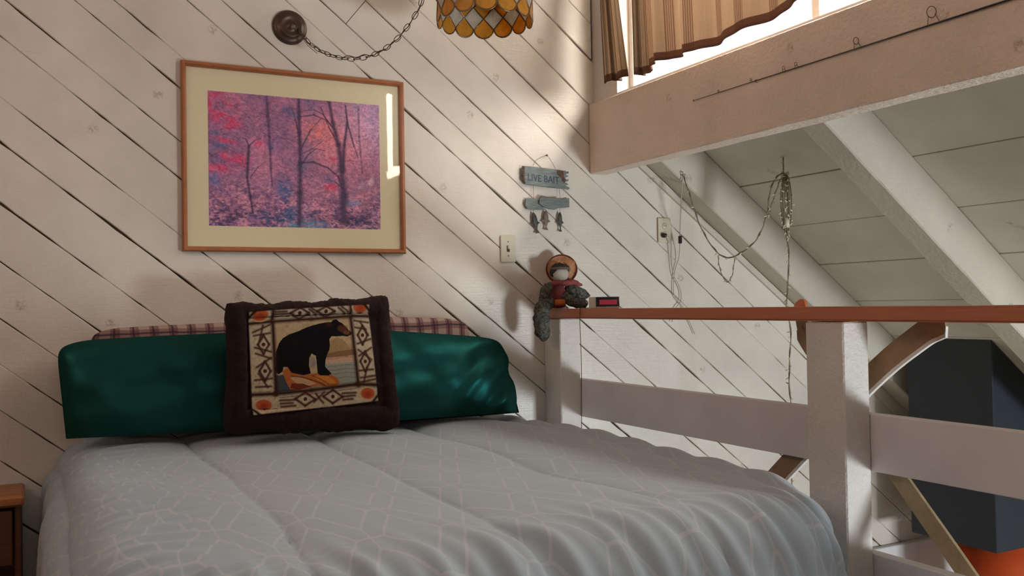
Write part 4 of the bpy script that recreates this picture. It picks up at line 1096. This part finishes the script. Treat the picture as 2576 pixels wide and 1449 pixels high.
vs = [bm.verts.new(v) for v in Vv]; idx = np.arange(nu*nw).reshape(nw, nu)
f1 = np.stack([idx[:-1, :-1], idx[:-1, 1:], idx[1:, 1:], idx[1:, :-1]], -1).reshape(-1, 4)
for f in np.concatenate([f1, f1[:, ::-1]+nu*nw]): bm.faces.new([vs[i] for i in f])
bmesh.ops.remove_doubles(bm, verts=bm.verts, dist=1e-4)
# plush pile: outward roughness
for v in bm.verts:
    nz3 = noise.noise(v.co*38)*0.0045+noise.noise(v.co*95)*0.003
    v.co += v.normal*nz3 if v.normal.length > 0 else Vector((0, 0, 0))
bmk('body', bm, M['fur'], cush, smooth=True)
# the bear picture, drawn in the coordinates measured on the photograph
nx, ny = 380, 300
cv = Canvas(nx, ny, 0, 1, 0, 1, (200, 180, 150))
zc = [(72, 150), (1502, 62), (1638, 1170), (116, 1364)]      # TL TR BR BL in the detail view
Xz = (zc[0][0]*(1-cv.X)+zc[1][0]*cv.X)*(1-cv.Y)+(zc[3][0]*(1-cv.X)+zc[2][0]*cv.X)*cv.Y
Yz = (zc[0][1]*(1-cv.X)+zc[1][1]*cv.X)*(1-cv.Y)+(zc[3][1]*(1-cv.X)+zc[2][1]*cv.X)*cv.Y
cv.X, cv.Y = Xz, Yz
LB = (60, 32, 22)
g1 = vnoise(nx, ny, 30, 24, 5); g2 = vnoise(nx, ny, 90, 70, 6)
cv.mixin(np.clip(g1*1.2-0.3, 0, 1), (226, 206, 178), 0.6); cv.mixin(np.clip(g2*2-1.2, 0, 1), (150, 122, 96), 0.7)
inner = [(350, 275), (1285, 210), (1355, 985), (380, 1095)]
cv.poly(inner, (196, 168, 128))
skym = inpoly(cv.X, cv.Y, inner).astype(float)
cv.mixin(skym*np.clip((g1-0.45)*3, 0, 1), (172, 146, 108), 0.8)
for P_, c_ in (([(1010, 500), (1100, 450), (1180, 470), (1260, 560), (1330, 600), (1330, 680), (980, 700)], (170, 138, 96)),
               ([(980, 640), (1120, 610), (1340, 580), (1345, 660), (980, 690)], (140, 104, 70)),
               ([(960, 690), (1345, 650), (1350, 760), (960, 790)], (206, 168, 138)),
               ([(960, 760), (1350, 730), (1356, 985), (1090, 1015), (960, 900)], (160, 162, 146)),
               ([(380, 900), (560, 870), (640, 1060), (384, 1092)], (70, 74, 80))):
    cv.poly(P_, c_)
for y in (700, 790, 835, 880, 930): cv.line([(985, y), (1100, y-8), (1220, y-30), (1345, y-25)], 12, (112, 116, 108) if y > 750 else (150, 112, 84), 0.7)
bear = [(378, 860), (372, 740), (385, 620), (420, 520), (460, 465), (540, 415), (640, 380), (740, 335), (830, 305), (900, 288), (960, 275), (1040, 268), (1062, 244), (1100, 232), (1130, 262), (1175, 285), (1215, 325), (1250, 362), (1292, 388), (1288, 412), (1235, 438), (1180, 432), (1100, 438), (1040, 436), (1012, 470), (1020, 540), (1010, 600), (985, 650), (965, 720), (960, 790), (1000, 830), (1040, 866), (1000, 890), (900, 890), (868, 860), (862, 760), (850, 665), (800, 640), (772, 690), (768, 780), (790, 870), (700, 890), (560, 862), (520, 800), (470, 795), (460, 850), (420, 880)]
for P_, c_ in (([(460, 850), (520, 800), (580, 860), (720, 885), (860, 862), (1000, 866), (1090, 905), (1140, 965), (1110, 1000), (1000, 1018), (880, 1005), (760, 1030), (640, 1060), (545, 1050), (500, 970)], (186, 104, 52)),
               ([(540, 920), (640, 900), (760, 940), (860, 985), (740, 1015), (620, 985)], (206, 160, 120)),
               ([(820, 900), (960, 880), (1060, 930), (1090, 975), (980, 985), (880, 950)], (214, 132, 50)),
               ([(560, 985), (690, 985), (800, 1020), (640, 1055), (550, 1040)], (120, 50, 34))): cv.poly(P_, c_)
cv.line([(560, 900), (700, 915), (860, 960), (960, 1005)], 14, (60, 28, 18), 0.9)
cv.line([(800, 890), (900, 930), (1010, 990)], 12, (80, 34, 20), 0.9)
cv.poly(bear, (10, 9, 10))
cv.ell(1175, 345, 75, 52, (92, 48, 32), 0.9, 0.4); cv.ell(1225, 392, 55, 30, (120, 70, 46), 0.9, 0.4)
cv.ell(1278, 400, 16, 12, (16, 10, 10)); cv.ell(1168, 318, 9, 8, (12, 8, 8)); cv.ell(1010, 300, 60, 34, (62, 34, 24), 0.6, 0.6)
cv.line([(1180, 418), (1240, 425), (1280, 412)], 7, (20, 12, 10), 0.9)
cv.ell(600, 500, 120, 60, (26, 24, 24), 0.5, 0.8); cv.ell(815, 740, 38, 80, (120, 124, 134), 0.6, 0.4)
# dark branch frames
for a_, b_ in (((345, 150), (385, 1110)), ((1262, 80), (1372, 1000))):
    cv.line([a_, b_], 62, LB, 1.0)
cv.line([(90, 285), (345, 262), (800, 232), (1290, 195), (1505, 195)], 60, LB, 1.0)
cv.line([(110, 1118), (380, 1105), (800, 1060), (1350, 985), (1620, 985)], 64, LB, 1.0)
cv.line([(420, 1150), (600, 1130), (1350, 1030)], 10, LB, 0.8)
cv.line([(350, 250), (1290, 182)], 10, (150, 120, 92), 0.6)
def motif(cx_, cy_, sx_2, sy_2):
    cv.line([(cx_-sx_2, cy_), (cx_, cy_-sy_2), (cx_+sx_2, cy_), (cx_, cy_+sy_2), (cx_-sx_2, cy_)], 34, (70, 38, 26), 1.0)
    cv.ell(cx_, cy_, 26, 26, (84, 36, 26), 1, 0.3)
for cx_, cy_, a_, b_ in ((655, 172, 108, 58), (965, 152, 105, 55), (725, 1160, 118, 74), (1055, 1128, 118, 74), (245, 535, 62, 110), (262, 845, 62, 112), (1425, 420, 62, 110), (1458, 722, 62, 115)): motif(cx_, cy_, a_, b_)
for L in (((370, 160), (500, 155)), ((370, 185), (540, 178)), ((1110, 110), (1200, 170)), ((1150, 100), (1240, 155)), ((760, 130), (860, 190)), ((790, 120), (870, 160)),
          ((430, 1180), (600, 1170)), ((440, 1215), (580, 1205)), ((450, 1250), (610, 1235)), ((1170, 1090), (1340, 1080)), ((1190, 1125), (1330, 1110)), ((1180, 1160), (1300, 1150)), ((830, 1190), (950, 1080)), ((850, 1100), (940, 1200)),
          ((130, 390), (320, 300)), ((140, 430), (320, 400)), ((150, 570), (330, 620)), ((160, 640), (330, 700)), ((170, 800), (330, 690)), ((150, 950), (340, 930)), ((190, 870), (290, 1030)), ((160, 1030), (330, 1020)), ((240, 310), (200, 500)),
          ((1320, 250), (1500, 270)), ((1330, 330), (1470, 350)), ((1400, 270), (1500, 420)), ((1360, 520), (1530, 460)), ((1370, 590), (1540, 700)), ((1380, 660), (1540, 560)), ((1380, 830), (1560, 810)), ((1480, 790), (1440, 960)), ((1400, 910), (1590, 880)), ((1400, 960), (1590, 920))):
    cv.line(list(L), 32, (72, 40, 28), 0.95)
for cx_, cy_ in ((205, 190), (1385, 100), (250, 1235), (1490, 1085)):
    cv.ell(cx_, cy_, 118, 82, (205, 190, 150), 0.95, 0.15); cv.ell(cx_, cy_, 104, 74, (196, 92, 48), 1, 0.25); cv.ell(cx_, cy_+10, 66, 46, (172, 60, 34), 0.8, 0.6)
cv.line([(72, 150), (1502, 62), (1638, 1170), (116, 1364), (72, 150)], 26, (44, 24, 18), 1.0)
for L in (((72, 230), (150, 140)), ((1430, 66), (1515, 150)), ((1635, 1090), (1560, 1175)), ((190, 1350), (105, 1270))): cv.line(list(L), 44, (30, 18, 14), 1.0)
cv.C *= 0.60*(0.88+0.24*vnoise(nx, ny, 120, 90, 8))[..., None]  # whole print darkened to carry the shade on the cushion, with random mottling
M['bearprint'] = printmat('bear_print', 0.9, weave=0.4, spec=0.15)
def ppos(U, V):
    uu = (pTL[0]*(1-U)+pTR[0]*U)*(1-V)+(pBL[0]*(1-U)+pBR[0]*U)*V
    vv = (pTL[1]*(1-U)+pTR[1]*U)*(1-V)+(pBL[1]*(1-U)+pBR[1]*U)*V
    a, b = 2*uu-1, 2*vv-1
    X, Y, Z = cpos(uu, vv)
    h = puff(a, b)+0.007
    return X+h*ncu.x, Y+h*ncu.y, Z+h*ncu.z
grid_mesh('print_panel', nx, ny, ppos, cv.C, M['bearprint'], cush, label='printed bear panel')

# ================================================================ NIGHTSTAND
M['pine'] = plain('orange_stained_pine', (0.30, 0.11, 0.03), 0.4, stretch=(1, 9, 9), nscale=5, nstr=0.2, var=0.3)
M['pinedark'] = plain('dark_stained_pine', (0.10, 0.035, 0.012), 0.5, stretch=(1, 9, 9), nscale=5, nstr=0.2, var=0.3)
ns = thing('nightstand', 'orange-brown wooden nightstand left of the bed', 'nightstand', (-0.26, -0.3, 0))
xr, yf_ = -0.032, -0.52
yt_ = at(70, 1245, 2, 0.487).y
box('top', -0.50, -0.032, yt_, -0.012, 0.452, 0.487, M['pine'], ns, bev=0.008)
box('side_panel', -0.06, -0.04, yt_+0.03, -0.03, 0.0, 0.451, M['pinedark'], ns)
box('side_panel', -0.48, -0.46, yt_+0.03, -0.03, 0.0, 0.451, M['pinedark'], ns)
box('back_panel', -0.459, -0.061, -0.045, -0.03, 0.02, 0.451, M['pinedark'], ns)
d = box('drawer', -0.455, -0.065, yt_+0.02, yt_+0.04, 0.27, 0.44, M['pinedark'], ns)
lathe('knob', [(0, -0.03), (0.012, -0.026), (0.014, -0.018), (0.006, -0.008), (0.006, 0.0), (0, 0.0)], (-0.26, yt_+0.02, 0.355), M['pine'], d, axis='Y', seg=14)
box('shelf', -0.459, -0.061, yt_+0.04, -0.046, 0.06, 0.08, M['pinedark'], ns)
box('drawer_box', -0.44, -0.08, yt_+0.041, -0.06, 0.28, 0.42, M['pinedark'], ns)

# ================================================================ DOLL on the handrail end
def DZ(x, y, dep): return at(1330+x/6.035, 630+y/6.035, 1, dep)
PX = 0.00162/6.035*0.97
def blob(name, c, rx, ry, rz, mat, parent, amp=0.0, fr=40, seg=24, rot=None, **kw):
    bm = bmesh.new(); bmesh.ops.create_uvsphere(bm, u_segments=seg, v_segments=seg//2+2, radius=1)
    for v in bm.verts:
        d_ = v.co.copy(); p = Vector((d_.x*rx, d_.y*ry, d_.z*rz))
        if rot: p = rot @ p
        v.co = Vector(c)+p+d_*(amp*noise.noise((Vector(c)+p)*fr))
    return bmk(name, bm, mat, parent, smooth=True, **kw)
def limb(name, pts, rads, mat, parent, amp=0.0, fr=45, flat=1.0, **kw):
    n_ = len(pts); P_ = smooth_path(pts, 6); rr = [float(np.interp(i/6, range(n_), rads)) for i in range(len(P_))]
    P2 = [P_[0]-(P_[1]-P_[0]).normalized()*rr[0]*0.6]+P_+[P_[-1]+(P_[-1]-P_[-2]).normalized()*rr[-1]*0.6]
    r2 = [rr[0]*0.45]+rr+[rr[-1]*0.45]
    V, F = tube_data(P2, r2, 20)
    V = [v+(v-P2[i//20]).normalized()*(amp*noise.noise(v*fr)) for i, v in enumerate(V)]
    return mk(name, V, F, mat, parent, smooth=True, **kw)
M['straw'] = plain('orange_straw', (0.42, 0.20, 0.09), 0.7, nscale=90, nstr=0.6, var=0.3)
M['face'] = plain('pale_muslin_face', (0.46, 0.42, 0.36), 0.9, nscale=200)
M['hair'] = plain('dark_hair_yarn', (0.022, 0.018, 0.014), 0.8, nscale=120, nstr=0.8)
M['band'] = plain('grey_brown_headband', (0.12, 0.10, 0.08), 0.8)
M['pink'] = plain('dusty_red_scarf', (0.25, 0.055, 0.055), 0.8, nscale=60, nstr=0.4)
M['orange'] = plain('orange_cloth', (0.45, 0.11, 0.02), 0.8)
M['maroon'] = plain('maroon_cloth', (0.12, 0.012, 0.010), 0.8)
t = NT('grey_green_patterned_cloth'); v = t.coord('Object'); na = t.noise(v, 55, 4, 0.7, 1.5); nb_ = t.noise(v, 25, 3, 0.6)
c = t.mix(t.ramp(na, 0.42, 0.58), (0.035, 0.040, 0.032), (0.14, 0.135, 0.11)); c = t.mix(t.ramp(nb_, 0.6, 0.7), c, (0.09, 0.13, 0.12))
M['camo'] = t.done(c, 0.9, t.bump(na, 0.6, 0.004), 0.1)
doll = thing('doll', 'rag doll in a straw hat sitting on the handrail end against the wall', 'doll', (2.0, -0.10, 1.03))
hc = DZ(478, 355, -0.115)
# hat: brim disc standing behind the head, tilted to the viewer
view = (CAM-hc).normalized(); view = Vector((view.x*0.9, view.y, 0.10)).normalized()
rx_ = view.cross(Vector((0, 0, 1))).normalized(); rz_ = rx_.cross(view).normalized()
def discpt(c_, r1, r2, a_, k_): return c_+rx_*(r1*math.cos(a_))+rz_*(r2*math.sin(a_))+view*k_
bc_ = DZ(500, 285, -0.085)
prof = [(0.45, 0.012), (0.62, 0.006), (0.8, 0.0), (0.95, -0.002), (1.0, 0.001), (0.985, -0.005), (0.8, -0.006), (0.62, -0.002), (0.45, 0.004)]
V = []; Fs = []; sg_n = 40
for i in range(sg_n):
    a_ = 2*math.pi*i/sg_n
    for r_, k_ in prof: V.append(discpt(bc_, 0.0655*r_*1.0, 0.062*r_, a_, k_+0.003*math.sin(a_*3)))
n_ = len(prof)
for i in range(sg_n):
    for j in range(n_): Fs.append((i*n_+j, ((i+1) % sg_n)*n_+j, ((i+1) % sg_n)*n_+(j+1) % n_, i*n_+(j+1) % n_))
hat = mk('straw_hat', V, Fs, M['straw'], doll, smooth=True, label='orange straw hat')
V, Fs = tube_data([discpt(bc_, 0.0655, 0.062, 2*math.pi*i/40, 0.0) for i in range(40)], 0.003, 8, True)
mk('brim_edge', V, Fs, M['maroon'], hat, smooth=True)
blob('crown', bc_-view*0.012+Vector((0, 0, 0.0)), 0.040, 0.026, 0.040, M['straw'], hat)
blob('head', hc, 0.037, 0.034, 0.034, M['face'], doll, label='plain pale face')
blob('hair', hc+Vector((0.0, 0.008, 0.010)), 0.042, 0.034, 0.036, M['hair'], doll, amp=0.006, fr=90)
V, Fs = tube_data([hc+rx_*(0.0375*math.cos(a_))+view*(0.034*math.sin(a_)+0.002)+Vector((0, 0, 0.020)) for a_ in np.linspace(0, 2*math.pi, 25)[:-1]], 0.0055, 8, True)
mk('headband', V, Fs, M['band'], doll, smooth=True)
V, Fs = tube_data([hc+rx_*(0.0355*math.cos(a_))+view*(0.030*math.sin(a_)+0.003)+Vector((0, 0, 0.028)) for a_ in np.linspace(0, 2*math.pi, 25)[:-1]], 0.004, 8, True)
mk('hair_fringe', V, Fs, M['hair'], doll, smooth=True)
blob('torso', DZ(440, 650, -0.105), 0.034, 0.034, 0.052, M['pink'], doll, amp=0.006)
limb('scarf', [DZ(330, 500, -0.125), DZ(430, 500, -0.145), DZ(560, 500, -0.14), DZ(680, 490, -0.13), DZ(800, 525, -0.12)], [0.006, 0.011, 0.012, 0.013, 0.006], M['pink'], doll, amp=0.006)
limb('arm', [DZ(590, 560, -0.12), DZ(680, 610, -0.135), DZ(790, 660, -0.15), DZ(900, 690, -0.16)], [0.018, 0.024, 0.022, 0.014], M['camo'], doll, amp=0.010, fr=60)
limb('leg', [DZ(540, 690, -0.13), DZ(660, 770, -0.15), DZ(790, 800, -0.17), DZ(870, 800, -0.18)], [0.022, 0.0245, 0.021, 0.016], M['camo'], doll, amp=0.007, fr=60)
limb('arm', [DZ(330, 530, -0.12), DZ(270, 600, -0.13), DZ(240, 700, -0.135), DZ(230, 800, -0.14)], [0.016, 0.022, 0.024, 0.022], M['camo'], doll, amp=0.008, fr=60)
limb('leg', [DZ(330, 780, -0.14), DZ(235, 850, -0.155), DZ(200, 970, -0.155), DZ(195, 1120, -0.15), DZ(215, 1240, -0.15), DZ(235, 1330, -0.15)], [0.024, 0.030, 0.033, 0.034, 0.029, 0.020], M['camo'], doll, amp=0.008, fr=50)
box('orange_patch', *(lambda p: (p.x-0.024, p.x+0.028, p.y-0.012, p.y+0.012, p.z-0.012, p.z+0.013))(DZ(460, 790, -0.155)), M['orange'], doll, bev=0.006)
blob('skirt', DZ(430, 830, -0.125), 0.038, 0.03, 0.014, M['maroon'], doll, amp=0.003)

# ================================================================ CLOCK
M['clockwhite'] = plain('cream_clock_case', (0.60, 0.55, 0.42), 0.4)
M['clockface'] = plain('dark_clock_window', (0.02, 0.008, 0.008), 0.2)
t = NT('red_led_display'); t.done((0.08, 0.005, 0.01), 0.3); t.b.inputs['Emission Color'].default_value = (0.75, 0.05, 0.08, 1); t.b.inputs['Emission Strength'].default_value = 0.22; M['led'] = t.m
cl = thing('alarm_clock', 'small digital alarm clock with red display on the handrail', 'clock', (2.035, -0.40, 1.03))
th = math.atan2(-(2.035), 3.1)  # facing the viewer
cxv = Vector((math.cos(th*0.9), math.sin(th*0.9), 0)); cyv = Vector((-cxv.y, cxv.x, 0))
cc = Vector((2.022, -0.395, 1.0295))
def cbox(nm, x0, x1, y0, y1, z0, z1, m, **kw):
    p0 = cc+cxv*x0+cyv*((y0+y1)/2)+Vector((0, 0, (z0+z1)/2)); p1 = cc+cxv*x1+cyv*((y0+y1)/2)+Vector((0, 0, (z0+z1)/2))
    return obox(nm, p0, p1, cyv*((y1-y0)/2), (0, 0, (z1-z0)/2), m, cl, **kw)
cbox('case', -0.060, 0.060, -0.018, 0.030, 0.0, 0.046, M['clockwhite'], bev=0.003)
cbox('front_window', -0.034, 0.058, -0.0195, -0.0182, 0.007, 0.045, M['clockface'], bev=0.0003)
cbox('display', -0.020, 0.050, -0.0203, -0.0196, 0.015, 0.034, M['led'], bev=0)
p1_ = at(1462, 777, 0, 1.953)
cord = [cc-cxv*0.058+cyv*0.02+Vector((0, 0, 0.003)), Vector((1.975, -0.335, 1.0315)), Vector((1.956, -0.322, 1.0315)), Vector((1.9535, -0.320, 1.02)), Vector((1.9535, -0.318, 0.97)), Vector((1.9555, -0.320, 0.85)), Vector((1.956, -0.318, 0.7)), Vector((1.955, -0.317, 0.62)), Vector((1.95, -0.316, 0.40))]
tube('cord', smooth_path(cord, 8), 0.0016, plain('brown_clock_cord', (0.10, 0.05, 0.04), 0.5), cl, seg=6)
